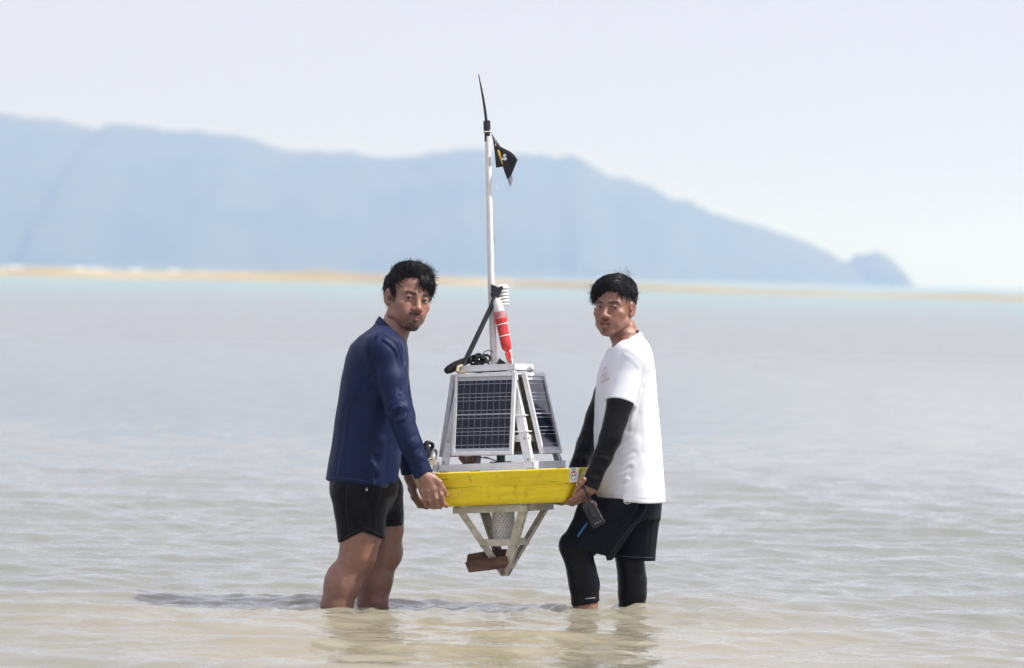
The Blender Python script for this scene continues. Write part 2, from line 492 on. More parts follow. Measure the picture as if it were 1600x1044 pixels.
def yellow_paint():
    m, nt, b = new_mat('worn_yellow_paint'); L = nt.links.new
    tc = N(nt, 'ShaderNodeTexCoord')
    mp = N(nt, 'ShaderNodeMapping'); mp.inputs['Scale'].default_value = (2.2, 2.2, 14); L(tc.outputs['Object'], mp.inputs[0])
    mp2 = N(nt, 'ShaderNodeMapping'); mp2.inputs['Scale'].default_value = (14, 14, 3); L(tc.outputs['Object'], mp2.inputs[0])
    n1 = N(nt, 'ShaderNodeTexNoise', Scale=4.0, Detail=8.0, Roughness=0.7); L(mp.outputs[0], n1.inputs['Vector'])
    n2 = N(nt, 'ShaderNodeTexNoise', Scale=3.0, Detail=7.0, Roughness=0.7); L(mp2.outputs[0], n2.inputs['Vector'])
    n3 = N(nt, 'ShaderNodeTexNoise', Scale=260.0, Detail=3.0); L(tc.outputs['Object'], n3.inputs['Vector'])
    def rng(src, a, c):
        r = N(nt, 'ShaderNodeMapRange'); r.inputs['From Min'].default_value = a; r.inputs['From Max'].default_value = c
        L(src, r.inputs['Value']); return r.outputs[0]
    m1 = N(nt, 'ShaderNodeMix', data_type='RGBA'); m1.inputs['A'].default_value = (0.90, 0.72, 0.012, 1); m1.inputs['B'].default_value = (0.80, 0.58, 0.014, 1)
    L(rng(n1.outputs['Fac'], 0.4, 0.65), m1.inputs['Factor'])
    m2 = N(nt, 'ShaderNodeMix', data_type='RGBA'); m2.inputs['B'].default_value = (0.30, 0.20, 0.05, 1)
    L(rng(n2.outputs['Fac'], 0.57, 0.84), m2.inputs['Factor']); L(m1.outputs['Result'], m2.inputs['A'])
    # scuffed speckle in patches
    mu = N(nt, 'ShaderNodeMath', operation='MULTIPLY'); L(rng(n3.outputs['Fac'], 0.57, 0.64), mu.inputs[0]); L(rng(n2.outputs['Fac'], 0.53, 0.63), mu.inputs[1])
    m3 = N(nt, 'ShaderNodeMix', data_type='RGBA'); m3.inputs['B'].default_value = (0.22, 0.15, 0.06, 1)
    L(mu.outputs[0], m3.inputs['Factor']); L(m2.outputs['Result'], m3.inputs['A'])
    L(m3.outputs['Result'], b.inputs['Base Color'])
    b.inputs['Roughness'].default_value = 0.42
    bp = N(nt, 'ShaderNodeBump', Strength=0.25, Distance=0.004); L(n1.outputs['Fac'], bp.inputs['Height']); L(bp.outputs[0], b.inputs['Normal'])
    return m
M['yellow'] = yellow_paint()

# ------------------------------------------------------------------ the buoy (local frame: upright, origin in the middle of the hull)
BT = R(3.5)
buoy = empty('monitoring_buoy', U(780, 760, 0.0), (R(-2.9), -BT, 0))
tag(buoy, 'yellow monitoring buoy with solar panels and tall mast carried between the two men', 'buoy')
bpy.context.view_layer.update()

_c, _s = math.cos(R(2.2)), math.sin(R(2.2))
def B(px, py, y=0.0):
    k = (CAM_D + y) / CAM_D
    dx, dz = (px - 780) / 400.0, (760 - py) / 400.0
    x, z = dx * _c + dz * _s, -dx * _s + dz * _c
    return Vector((x * k, y, z))

# hull: flat slab with flaring sides, rounded corners and a split running round its middle
def make_hull():
    yaw = R(4)
    def ring(hw, hd, ch, cx, z):
        P = []
        for sx, sy in ((1, -1), (1, 1), (-1, 1), (-1, -1)):
            cc = (0.035 if sy < 0 else 0.08) if sx > 0 else 0.15
            a0 = {(1, -1): -90, (1, 1): 0, (-1, 1): 90, (-1, -1): 180}[(sx, sy)]
            for k in range(9):
                t = R(a0 + 90 * k / 8)
                x = sx * (hw - cc) + cc * math.cos(t); y = sy * (hd - cc) + cc * math.sin(t)
                P.append((cx + x * math.cos(yaw) + y * math.sin(yaw), -x * math.sin(yaw) + y * math.cos(yaw), z))
        return P
    # subdivide long edges so the split can wander
    levels = [(0.0615, 0.0), (0.0575, 0.004), (0.004, None), (0.0010, 'g'), (-0.0025, 'g'), (-0.0055, None), (-0.048, None), (-0.058, 'r1'), (-0.066, 'r2'), (-0.0705, 'r3')]
    V = []; F = []
    n = None
    for z, ins in levels:
        t = (z + 0.07) / 0.132
        hw = 0.284 + 0.054 * t; hd = 0.238 + 0.034 * t
        if ins == 'g': hw -= 0.0035; hd -= 0.0035
        elif z > 0.06: hw -= 0.003; hd -= 0.003
        elif ins in ('r1', 'r2', 'r3'): q = {'r1': 0.003, 'r2': 0.009, 'r3': 0.02}[ins]; hw -= q; hd -= q
        P = ring(hw, hd, 0.045, 0.000 + 0.006 * t, z)
        Q = []
        for i in range(len(P)):
            a, b = np.array(P[i]), np.array(P[(i + 1) % len(P)])
            k = max(1, int(np.linalg.norm(b - a) / 0.02))
            for j in range(k if n is None else CNT[i]):
                Q.append(a + (b - a) * j / (k if n is None else CNT[i]))
        if n is None:
            CNT = []
            for i in range(len(P)):
                a, b = np.array(P[i]), np.array(P[(i + 1) % len(P)])
                CNT.append(max(1, int(np.linalg.norm(b - a) / 0.02)))
            n = len(Q)
        Q = np.array(Q)
        if ins in ('g', None) and abs(z) < 0.03:
            Q[:, 2] += 0.0035 * fbm(Q * np.array([1, 1, 0]), 9, 2)
            if ins == 'g':      # the split opens and closes along its length
                o = np.clip(fbm(Q * np.array([1, 1, 0]), 6, 8) * 1.4 + 0.15, 0, 1)[:, None]
                out = Q * np.array([1, 1, 0]); out /= np.linalg.norm(out, axis=1)[:, None]
                Q = Q + out * 0.0033 * o
        V += [tuple(q) for q in Q]
    nl = len(levels)
    for l in range(nl - 1):
        for i in range(n):
            j = (i + 1) % n
            F.append((l * n + i, (l + 1) * n + i, (l + 1) * n + j, l * n + j))
    F.append(tuple(range(n))); F.append(tuple((nl - 1) * n + i for i in range(n - 1, -1, -1)))
    mb = MB(); mb.add(V, F)
    # cream patch of bare fibre at the worn left end
    for fi, f in enumerate(mb.F):
        c = np.mean([mb.V[i] for i in f], 0)
        if len(f) == 4 and c[0] < -0.306 + 0.14 * (c[2] + 0.004) + 0.006 * math.sin(c[2] * 90): mb.M[fi] = 1
        if len(f) > 4: mb.M[fi] = 2
        if len(f) == 4 and -0.003 < c[2] < 0.003 and False: mb.M[fi] = 2
    return mb.build('hull', [M['yellow'], M['cream'], M['alu_old']], buoy, smooth=True)
make_hull()
HULL_Y = -0.268

# dark open split and small cracks, as thin recessed slivers
def sliver(pts, w, name='crack'):
    mb = MB()
    V = []; F = []
    for i, (px, py) in enumerate(pts):
        p = B(px, py, HULL_Y); t = (p.z + 0.07) / 0.132
        y = -(0.238 + 0.034 * t) - 0.0008 - (p.x - 0.012) * math.tan(R(4)) * 1.0
        ww = w * (0.25 + 0.75 * math.sin(math.pi * (i + 0.3) / (len(pts) - 0.4)))
        V += [(p.x, y, p.z + ww), (p.x, y, p.z - ww)]
    for i in range(len(pts) - 1): F.append((2 * i, 2 * i + 1, 2 * i + 3, 2 * i + 2))
    mb.add(V, F); return mb.build(name, M['hole'], buoy)
sliver([(694, 762.5), (712, 762), (726, 760.5), (748, 759), (770, 758.5), (792, 757.5), (820, 756)], 0.0022)
sliver([(858, 751.5), (866, 752), (876, 751.5), (888, 751)], 0.0022)
sliver([(879, 754), (884, 754.5), (889, 754.5)], 0.002)
sliver([(655, 765), (662, 765.5), (668, 765)], 0.0015)
sliver([(690, 749), (698, 748.5), (704, 748)], 0.0012)

# round sticker with a little face at the right end of the hull
def make_sticker():
    o = None
    def place(px, py, off):
        p = B(px, py, HULL_Y); t = (p.z + 0.07) / 0.132
        return (p.x, -(0.238 + 0.034 * t) - off - (p.x - 0.012) * math.tan(R(4)), p.z)
    mb = MB()
    def poly(pts, m, off): mb.add([place(*p, off) for p in pts], [tuple(range(len(pts)))], m)
    def ellp(cx, cy, rx, ry, n=18): return [(cx + rx * math.cos(2 * math.pi * k / n), cy + ry * math.sin(2 * math.pi * k / n)) for k in range(n)]
    poly([(890.5, 731), (904, 730.5), (904.5, 742), (902.5, 753), (890, 753.5), (891, 742)], 0, 0.0012)
    poly(ellp(896.8, 742.5, 5.6, 7.6), 1, 0.0018)
    poly(ellp(896.8, 743.2, 4.5, 6.4), 0, 0.0024)
    poly([(892.6, 739.3), (893.2, 736.6), (900.3, 736.2), (901.2, 738.8)], 2, 0.0030)
    poly(ellp(894.9, 742.8, 1.2, 1.9), 3, 0.0030); poly(ellp(899.0, 742.4, 1.2, 1.9), 3, 0.0030)
    poly(ellp(897.2, 733.2, 3.6, 1.5), 4, 0.0030)
    poly(ellp(894.2, 748.4, 0.9, 1.0), 1, 0.0030); poly(ellp(898.6, 748.2, 0.9, 1.0), 1, 0.0030)
    o = mb.build('sticker', [M['print_white'], mat('sticker_blue', (0.35, 0.42, 0.58), 0.5), M['red_print'], M['ink'], M['teal']], buoy)
    o['label'] = 'small white emblem sticker with two dark eyes at the end of the hull'
make_sticker()

# ---- upper frame
TH = R(19)
def rot(x, y, cx=0.0, cy=0.0): return (cx + x * math.cos(TH) + y * math.sin(TH), cy - x * math.sin(TH) + y * math.cos(TH))
zb, zt = 0.063, 0.452
hb, ht = 0.192, 0.1155
CB, CT = 0.016, 0.003
def corner(sx, sy, z, out=0.0):
    t = (z - zb) / (zt - zb); h = hb + (ht - hb) * t + out
    x, y = rot(sx * h, sy * h, CB + (CT - CB) * t)
    return Vector((x, y, z))
def dirv(x, y): a = rot(x, y); return Vector((a[0], a[1], 0))
for sx in (-1, 1):
    for sy in (-1, 1):
        a, b = corner(sx, sy, zb), corner(sx, sy, zt)
        mb = MB().angle_bar(a, b, dirv(-sx, 0), dirv(0, -sy), 0.031, 0.004)
        mb.build('frame_leg', M['alu'], buoy)
def ring_rails(z, name, w, out, up, mt, t=0.004):
    for (p, q, n) in (((-1, -1), (1, -1), (0, -1)), ((1, -1), (1, 1), (1, 0)), ((1, 1), (-1, 1), (0, 1)), ((-1, 1), (-1, -1), (-1, 0))):
        a, b = corner(*p, z, out), corner(*q, z, out)
        MB().angle_bar(a, b, dirv(-n[0], -n[1]), (0, 0, up), w, t).build(name, mt, buoy)
ring_rails(zb + 0.001, 'base_rail', 0.028, 0.003, 1, M['alu'])
ring_rails(0.170, 'middle_rail', 0.026, -0.0045, 1, M['alu'])
ring_rails(zt - 0.002, 'top_rail', 0.024, 0.004, 1, M['alu'])
# top plate carrying the mast
mb = MB()
P = [corner(sx, sy, zt, -0.004) for sx, sy in ((-1, -1), (1, -1), (1, 1), (-1, 1))]
mb.add([(p.x, p.y, zt + 0.003) for p in P] + [(p.x, p.y, zt + 0.007) for p in P], [(0, 1, 2, 3), (4, 5, 6, 7), (0, 1, 5, 4), (1, 2, 6, 5), (2, 3, 7, 6), (3, 0, 4, 7)])
mb.build('top_plate', M['alu'], buoy)

# ---- solar panels: a frame, a backsheet and 4 x 9 cells each
PW, PH = 0.250, 0.322
CW, CH = 0.0232, 0.0640
cell_mesh = None
def cell_object(parent, loc):
    global cell_mesh
    if cell_mesh is None:
        c = 0.005
        x, z = CW / 2, CH / 2
        out = [(-x, -z), (x, -z), (x, z), (-x, z)]
        V = [(p[0], 0, p[1]) for p in out] + [(p[0], -0.0012, p[1]) for p in out]
        F = [(4, 5, 6, 7), (0, 1, 5, 4), (1, 2, 6, 5), (2, 3, 7, 6), (3, 0, 4, 7)]
        mi = [0] * 5
        for zz in (-0.019, 0.019):
            b = len(V)
            V += [(-x, -0.0015, zz - 0.0009), (x, -0.0015, zz - 0.0009), (x, -0.0015, zz + 0.0009), (-x, -0.0015, zz + 0.0009)]
            F.append((b, b + 1, b + 2, b + 3)); mi.append(1)
        cell_mesh = bpy.data.meshes.new('solar_cell')
        cell_mesh.from_pydata(V, [], F)
        cell_mesh.materials.append(M['cell']); cell_mesh.materials.append(M['bus'])
        cell_mesh.polygons.foreach_set('material_index', mi)
    o = bpy.data.objects.new('solar_cell', cell_mesh)
    o.location = loc
    return link(o, parent)
def make_panel(k, full):
    """k: 0 front, 1 right, 2 back, 3 left"""
    nx, ny = ((0, -1), (1, 0), (0, 1), (-1, 0))[k]
    zc = 0.281 if k != 1 else 0.278
    t = (zc - zb) / (zt - zb)
    h = hb + (ht - hb) * t + 0.021
    x, y = rot(nx * h, ny * h, CB + (CT - CB) * t)
    lean = math.atan2(hb - ht, zt - zb)
    face = {0: 0, 1: 90, 2: 180, 3: 270}[k]
    mrot = Matrix.Rotation(-TH + R(face), 4, 'Z') @ Matrix.Rotation(-lean, 4, 'X')
    if k == 1: x += 0.008
    if k == 0: mrot = mrot @ Matrix.Rotation(R(1.0), 4, 'Y')
    fr = MB(); w, d = 0.013, 0.018
    for s in (-1, 1):
        fr.box((s * (PW - w) / 2, 0, 0), (w, d, PH))
        fr.box((0, 0, s * (PH - w) / 2), (PW - 2 * w, d, w))
    o = fr.build('solar_panel', M['alu'], buoy, bevel=0.0012)
    o.matrix_local = Matrix.Translation((x, y, zc)) @ mrot
    sh = MB().box((0, 0.002, 0), (PW - 2 * w, 0.006, PH - 2 * w))
    for fi in range(6): sh.M[fi] = 0
    sb = sh.build('backsheet', [M['back'], M['brown_back']], o)
    for p in sb.data.polygons:
        if p.normal.y > 0.5: p.material_index = 1
    if full:
        for r in range(4):
            for c in range(9):
                gx = (c - 4) * (CW + 0.0017)
                gz = (r - 1.5) * (CH + 0.0025) + (0.0015 if r > 1 else -0.0015)
                cell_object(o, (gx, -0.0012, gz))
    return o
pan = [make_panel(k, k in (0, 1)) for k in range(4)]
pan[1].scale.x = 0.93
pan[0]['label'] = 'dark blue solar panel facing the viewer'
pan[1]['label'] = 'sun-glazed solar panel on the right slope'

# ---- zip ties round the front corner leg
for py in (650, 675):
    p = B(813 + (py - 650) * 0.25, py, -0.2)
    mb = MB()
    z = p.z; c = corner(1, -1, z)
    a = [c + dirv(-0.045, -0.006), c + dirv(0.006, -0.006), c + dirv(0.006, 0.05)]
    mb.tube(a, 0.0028, 6); mb.build('cable_tie', M['white'], buoy, smooth=True)

# ---- mast, antenna, clamp
mast_x = 0.0
mb = MB().tube([(-0.0015, 0.0, zt + 0.005), (-0.0015, 0, 0.80)], 0.0138, 20).tube([(-0.0015, 0, 0.80), (0.0078, 0, 1.372)], [0.0132, 0.0118], 20)
mb.build('mast', M['white'], buoy, smooth=True)
mb = MB()
mb.tube([(0.0055, 0, 1.352), (0.0058, 0, 1.392)], 0.0112, 16)
mb.tube([(0.0055, 0, 1.385), (0.0055, 0, 1.400), (0.0055, 0, 1.401), (0.005, 0, 1.432), (0.005, 0, 1.437)], [0.0125, 0.0125, 0.0140, 0.0128, 0.006], 16)
mb.box((0.0155, -0.002, 1.418), (0.008, 0.010, 0.030))
mb.build('antenna_clamp', M['black'], buoy, smooth=True)
pts = [B(760, 190), B(757.6, 170), B(754.5, 150), B(751, 132), B(747.6, 114)]
MB().tube(pts, [0.0062, 0.0056, 0.0046, 0.0034, 0.0018], 10).build('antenna', M['black'], buoy, smooth=True)
mb = MB().tube([B(755.5, 205, -0.014), B(761, 204.5, -0.018), B(767.5, 204, -0.012), B(767.5, 204.3, 0.012), B(755.5, 205.3, 0.012), B(755.5, 205, -0.014)], 0.0022, 6)
mb.build('cable_tie', M['white'], buoy, smooth=True)
# printed marks on the mast
mb = MB()
def mast_mark(pts, w=0.0011):
    mb.tube([B(px, py, -math.sqrt(max(0.0122 ** 2 - (B(px, py).x - np.interp(B(px, py).z, [0.8, 1.372], [-0.0015, 0.0078])) ** 2, 1e-6)) - 0.0008) for px, py in pts], w, 5)
mast_mark([(765.2, 243.5), (766.6, 244.5), (767.2, 252), (767.3, 257.5), (766, 259), (765, 257), (764.8, 247), (765.2, 243.5)], 0.0007)
for yy in (246.5, 249.5, 252.5, 255.5): mast_mark([(765.4, yy), (766.9, yy + 0.8)], 0.0009)
for yy in np.arange(331, 362, 3.2): mast_mark([(769.6 + (yy - 331) * 0.03, yy), (770.9 + (yy - 331) * 0.03, yy + 1.2)], 0.0005)
mast_mark([(771, 365.5), (772.4, 367.5), (771.4, 370), (772.7, 372), (771.6, 374), (772.9, 376), (773, 379.5), (771.9, 380.5)], 0.0007)
mb.build('mast_print', M['ink'], buoy)['kind'] = 'stuff'

# ---- pennant
def make_flag():
    outl = [(767.6, 206.4), (770.5, 218), (773, 240), (775, 260.5), (780, 260), (785.4, 259), (788.5, 268), (793, 280), (797, 275.5), (800, 271), (804.5, 260), (809, 249), (804, 242), (797.5, 236), (790, 231.5), (782.5, 227), (778, 221), (774.5, 215.6)]
    def surf(px, py, off=0.0):
        u = (px - 767) / 42.0
        y = -0.004 + 0.020 * math.sin(u * 4.2 + (py - 210) * 0.02) + 0.010 * math.sin((py - 210) * 0.07 + u * 3)
        return B(px, py, y + off)
    bm = bmesh.new()
    vs = [bm.verts.new((x, y, 0)) for x, y in outl]
    f = bm.faces.new(vs)
    bmesh.ops.triangulate(bm, faces=[f])
    bmesh.ops.subdivide_edges(bm, edges=bm.edges, cuts=3, use_grid_fill=True)
    V = [surf(v.co.x, v.co.y) for v in bm.verts]; bm.verts.index_update()
    F = [tuple(v.index for v in fc.verts) for fc in bm.faces]; bm.free()
    mb = MB().add(V, F)
    o = mb.build('flag', M['flag'], buoy, smooth=True)
    sd = o.modifiers.new('cloth', 'SOLIDIFY'); sd.thickness = 0.0012; sd.offset = 0
    o['label'] = 'black swallow-tailed pennant with yellow and white emblem'
    def patch(name, polys, m, off):
        mb = MB()
        for pl in polys: mb.add([surf(x, y, off) for x, y in pl], [tuple(range(len(pl)))])
        return mb.build(name, m, o)
    # turned-over pale lining at the tip and along the top hem
    patch('turned_corner', [[(793, 280), (797, 275.5), (799.8, 272), (801.5, 279), (799.5, 286), (797.5, 292), (795, 286)]], M['flag_back'], -0.003)
    patch('hem', [[(768.4, 207.2), (774.8, 215.8), (782.5, 227.2), (779, 225.5), (773.5, 219)]], M['flag_back'], -0.003)
    patch('yellow_emblem', [[(777, 232.6), (778.6, 231.8), (780.2, 233), (782.2, 239), (784, 246), (784.3, 250), (785.6, 254.5), (786.2, 256.2), (784.8, 255.4), (783, 251), (781.5, 247), (779, 240)]], M['gold'], -0.0032)
    def disc(cx, cy, r): return [(cx + r * math.cos(2 * math.pi * k / 14), cy + r * math.sin(2 * math.pi * k / 14)) for k in range(14)]
    patch('white_emblem', [disc(788.4, 241.6, 2.5)], M['print_white'], -0.0034)
    patch('white_emblem', [disc(789.4, 247.2, 2.7)], M['print_white'], -0.0037)
    patch('white_emblem', [[(783.6, 247), (786.2, 244.6), (788, 245.6), (787.6, 248), (784.6, 249.2)]], M['print_white'], -0.0040)
    patch('white_emblem', [[(773.4, 222.6), (774.8, 221.8), (775, 225.5), (774.4, 226.4)]], M['print_white'], -0.0034)
make_flag()
mb = MB().tube([B(772, 262, -0.004), B(773.4, 272, -0.006), B(775.4, 283, -0.005), B(777.4, 296, -0.004)], 0.0007, 5).tube([B(776, 289, -0.005), B(777.6, 296, -0.004)], 0.0014, 5)
mb.build('halyard', M['white'], buoy)

# ---- weather shield: stack of white louvre plates
c = B(785.5, 462, 0.02)
mb = MB()
for k in range(6):
    z = c.z - 0.037 + k * 0.0128
    mb.tube([(c.x, c.y, z), (c.x, c.y, z + 0.004), (c.x, c.y, z + 0.0085), (c.x, c.y, z + 0.0105)], [0.0235, 0.0265, 0.0235, 0.018], 20)
mb.tube([(c.x, c.y, c.z + 0.036), (c.x, c.y, c.z + 0.045)], [0.025, 0.017], 20)
mb.build('weather_shield', M['white'], buoy, smooth=True)
mb = MB().tube([B(786, 482, 0.02), B(789, 488, 0.015), B(792, 494, 0.01), B(793, 500, 0.0)], 0.0025, 6)
mb.build('sensor_cable', M['black'], buoy, smooth=True)
# black tape and bracket wrapped on the mast
mb = MB()
def slab(pts, y0, y1):
    n = len(pts)
    V = [B(x, y, y0) for x, y in pts] + [B(x, y, y1) for x, y in pts]
    F = [tuple(range(n)), tuple(range(2 * n - 1, n - 1, -1))] + [(i, (i + 1) % n, n + (i + 1) % n, n + i) for i in range(n)]
    mb.add(V, F)
slab([(767, 444.3), (772, 445.5), (779.5, 449.5), (783, 446), (786.6, 449), (782, 458), (779, 464.5), (773, 463), (767, 464), (766.2, 457.5), (770, 456), (767, 455.4)], -0.024, 0.016)
mb.build('tape_bracket', M['tape'], buoy, bevel=0.001)
# white bag-like fitting and ties under the bracket
mb = MB()
mb.tube([B(766, 471, -0.012), B(772, 470, -0.022), B(779, 467, -0.024), B(782, 466, -0.012)], 0.004, 8)
mb.tube([B(765, 471, -0.01), B(767, 472, 0.012), B(778, 470, 0.014)], 0.0035, 8)
mb.sphere(B(776, 469, -0.022), 0.006, 6)
mb.build('cable_tie', M['white'], buoy, smooth=True)

# ---- red signal light strapped to a white tube
a, b = B(776.5, 470, -0.030), B(798, 574, -0.035)
MB().tube([B(781, 480, -0.012), B(790, 530, -0.014), B(798, 573, -0.018)], 0.0125, 14).build('support_tube', M['white'], buoy, smooth=True)
sig = empty('signal_light', (0, 0, 0)); sig.parent = buoy
def on(t, off=0.0): p = a.lerp(b, t); return (p.x, p.y + off, p.z)
MB().tube([on(-0.03), on(0.02), on(0.1), on(0.2), on(0.265)], [0.008, 0.017, 0.0195, 0.022, 0.0225], 18).build('cap', M['white'], sig, smooth=True)
MB().tube([on(0.165), on(0.255)], [0.0222, 0.0232], 18).build('label_band', M['pink'], sig, smooth=True)
MB().tube([on(0.262), on(0.275), on(0.277), on(0.31), on(0.33), on(0.335), on(0.44), on(0.55), on(0.66), on(0.72), on(0.755), on(0.77)], [0.0255, 0.0262, 0.0255, 0.0245, 0.0238, 0.0216, 0.0214, 0.0212, 0.0208, 0.0185, 0.011, 0.003], 20).build('red_lens', M['red'], sig, smooth=True)
for t in (0.355, 0.53):
    mb = MB()
    p = Vector(on(t)); ax = (b - a).normalized(); u = ax.orthogonal().normalized(); v = ax.cross(u)
    rr = 0.0226
    mb.tube([p + (u * math.cos(q) + v * math.sin(q)) * rr for q in np.linspace(0, 2 * math.pi, 18)], 0.0022, 6)
    mb.build('strap', M['white'], sig, smooth=True)
mb = MB(); rg = random.Random(4)
for k in range(9):
    p = Vector(on(0.78 + 0.015 * k, -0.004)); mb.sphere((p.x + rg.uniform(-.007, .007), p.y - 0.004, p.z + rg.uniform(-.006, .006)), (0.006, 0.005, rg.uniform(0.006, 0.010)), 5)
mb.tube([on(0.75), on(0.83, -0.004), on(0.93, -0.006)], [0.004, 0.005, 0.003], 7)
mb.build('red_cord', M['red'], sig, smooth=True)

# ---- black brace tube, bulb sensor and bundled cables on the top plate
MB().tube([B(772.5, 463, -0.02), B(768, 478, -0.028), B(745, 527, -0.05), B(722, 575, -0.065)], [0.007, 0.0095, 0.0100, 0.0098], 14).build('brace_tube', M['tape'], buoy, smooth=True)
pts = [B(694.5, 582, -0.05), B(696, 581, -0.05), B(702, 577.5, -0.05), B(711, 572.5, -0.05), B(722, 567, -0.05), B(732, 563, -0.045), B(742, 561, -0.04)]
MB().tube(pts, [0.003, 0.012, 0.0175, 0.0185, 0.0165, 0.0135, 0.011], 16).build('float_sensor', M['rubber'], buoy, smooth=True)
mb = MB(); rg = random.Random(9)
for k in range(11):
    cx, cz, rr = rg.uniform(742, 764), rg.uniform(560, 568), rg.uniform(5, 11)
    yy = rg.uniform(-0.07, -0.03); st = rg.uniform(0, 6); sq = rg.uniform(0.6, 1.0)
    mb.tube([B(cx + rr * math.cos(st + q), cz + rr * sq * math.sin(st + q), yy + 0.01 * math.sin(3 * q)) for q in np.linspace(0, rg.uniform(4, 6.2), 16)], rg.uniform(0.003, 0.0055), 7)
mb.tube([B(754, 556, -0.04), B(757, 550, -0.04), B(763, 547.5, -0.035), B(769, 550, -0.03)], 0.0022, 6)
mb.tube([B(779, 574, -0.03), B(783, 563, -0.03), B(786, 568, -0.03), B(786, 576, -0.03)], 0.012, 8)
mb.tube([B(800, 574, -0.05), B(805, 572, -0.05), B(808, 577, -0.05)], 0.006, 7)
mb.build('cable_bundle', M['rubber'], buoy, smooth=True)
mb = MB().tube([B(714, 582, -0.10), B(716, 574, -0.09), B(722, 572, -0.08)], 0.007, 8).tube([B(718, 583, -0.1), B(727, 582, -0.1)], 0.007, 8)
mb.build('cable_gland', mat('brass', (0.45, 0.38, 0.25), 0.4, 0.4), buoy, smooth=True)

# ---- spotlight camera at the left corner of the frame
mb = MB().tube([B(677, 695, -0.07), B(671, 697, -0.08), B(667, 703, -0.10), B(665, 712, -0.11), B(667, 718, -0.11)], [0.010, 0.024, 0.027, 0.022, 0.016], 14)
mb.build('camera_housing', M['rubber'], buoy, smooth=True)
mb = MB().tube([B(677.5, 706, -0.10), B(676.5, 713, -0.12), B(675.2, 720, -0.14), B(675, 722, -0.145)], [0.016, 0.0165, 0.0165, 0.014], 16)
mb.tube([B(675.5, 718, -0.136), B(675.0, 721.6, -0.147)], 0.0195, 16)
mb.build('camera_barrel', M['silver'], buoy, smooth=True)
mb = MB().tube([B(674.8, 722, -0.1475), B(674.6, 723, -0.1505)], 0.012, 14)
mb.build('camera_lens', M['cream'], buoy, smooth=True)
mb = MB().tube([B(682, 722, -0.1), B(681, 730, -0.1), B(680, 737, -0.1)], 0.012, 8)
mb.build('camera_bracket', M['alu'], buoy, smooth=True)

# ---- gear under the panel
mb = MB().tube([B(783, 710, -0.14), B(783, 722, -0.14)], 0.0165, 16).tube([B(783, 722, -0.14), B(783, 725.5, -0.14)], [0.038, 0.042], 20)
mb.tube([B(766, 723, -0.17), B(800, 722, -0.17)], 0.0035, 6)
mb.build('sensor_mount', M['black'], buoy, smooth=True)
mb = MB().tube([B(742, 714, -0.16), B(756, 715.5, -0.17), B(766, 717, -0.17), B(777, 721, -0.15)], 0.0024, 6).tube([B(757, 714, -0.16), B(764, 716, -0.16), B(772, 719, -0.15)], 0.002, 6)
mb.build('wire', M['black'], buoy, smooth=True)
mb = MB().tube([B(718, 714, -0.15), B(723, 719, -0.15), B(728, 727, -0.15)], [0.007, 0.009, 0.006], 8).tube([B(741, 713, -0.15), B(738, 720, -0.15), B(733, 727, -0.15)], [0.012, 0.013, 0.008], 8)
mb.build('connector', M['rust'], buoy, smooth=True)
mb = MB().box(B(731, 721, -0.12), (0.042, 0.02, 0.04)); mb.build('junction_box', M['brown_back'], buoy, bevel=0.002)

# ---- lower frame: inverted pyramid
lt, lb = -0.0725, -0.352
h1, h0 = 0.152, 0.012
LC1, LC0 = 0.014, 0.010
def lcorner(sx, sy, z, out=0.0):
    t = (z - lb) / (lt - lb); h = h0 + (h1 - h0) * t + out
    x, y = rot(sx * h, sy * h, LC0 + (LC1 - LC0) * t)
    return Vector((x, y, z))
for sx in (-1, 1):
    for sy in (-1, 1):
        MB().angle_bar(lcorner(sx, sy, lb), lcorner(sx, sy, lt), dirv(-sx, 0), dirv(0, -sy), 0.029, 0.004).build('strut', M['alu_old'], buoy)
def lrails(z, name, w, out, up):
    for (p, q, n) in (((-1, -1), (1, -1), (0, -1)), ((1, -1), (1, 1), (1, 0)), ((1, 1), (-1, 1), (0, 1)), ((-1, 1), (-1, -1), (-1, 0))):
        MB().angle_bar(lcorner(*p, z, out), lcorner(*q, z, out), dirv(-n[0], -n[1]), (0, 0, up), w, 0.004).build(name, M['alu_old'], buoy)
lrails(lt - 0.001, 'upper_rail', 0.026, 0.003, -1)
lrails(-0.232, 'cross_rail', 0.027, 0.003, 1)
# perforated sensor pipe
pc = (0.012, 0.0)
PR0, PR1 = 0.0455, 0.041
MB().tube([(pc[0], pc[1], -0.0735), (pc[0], pc[1], -0.222)], [PR0 - 0.001, PR0 - 0.001], 28).build('sensor_pipe', M['pvc'], buoy, smooth=True)
mb = MB(); rg = random.Random(3)
for r in range(13):
    z = -0.098 - 0.009 * r - (0.0 if r < 5 else 0.001 * 0)
    nn = 15 if r < 4 else 20
    for k in range(nn):
        th = 2 * math.pi * (k + 0.5 * (r % 2)) / nn + rg.uniform(-0.05, 0.05)
        zz = z + rg.uniform(-0.0015, 0.0015)
        n = Vector((math.cos(th), math.sin(th), 0)); p = Vector((pc[0], pc[1], zz)) + n * (PR0 - 0.0004)
        u = Vector((-n.y, n.x, 0)); rr = 0.0021
        mb.add([p + u * rr * math.cos(q) + Vector((0, 0, rr * math.sin(q))) for q in np.linspace(0, 2 * math.pi, 7)[:-1]], [tuple(range(6))])
o = mb.build('drain_holes', M['hole'], buoy); o['kind'] = 'stuff'
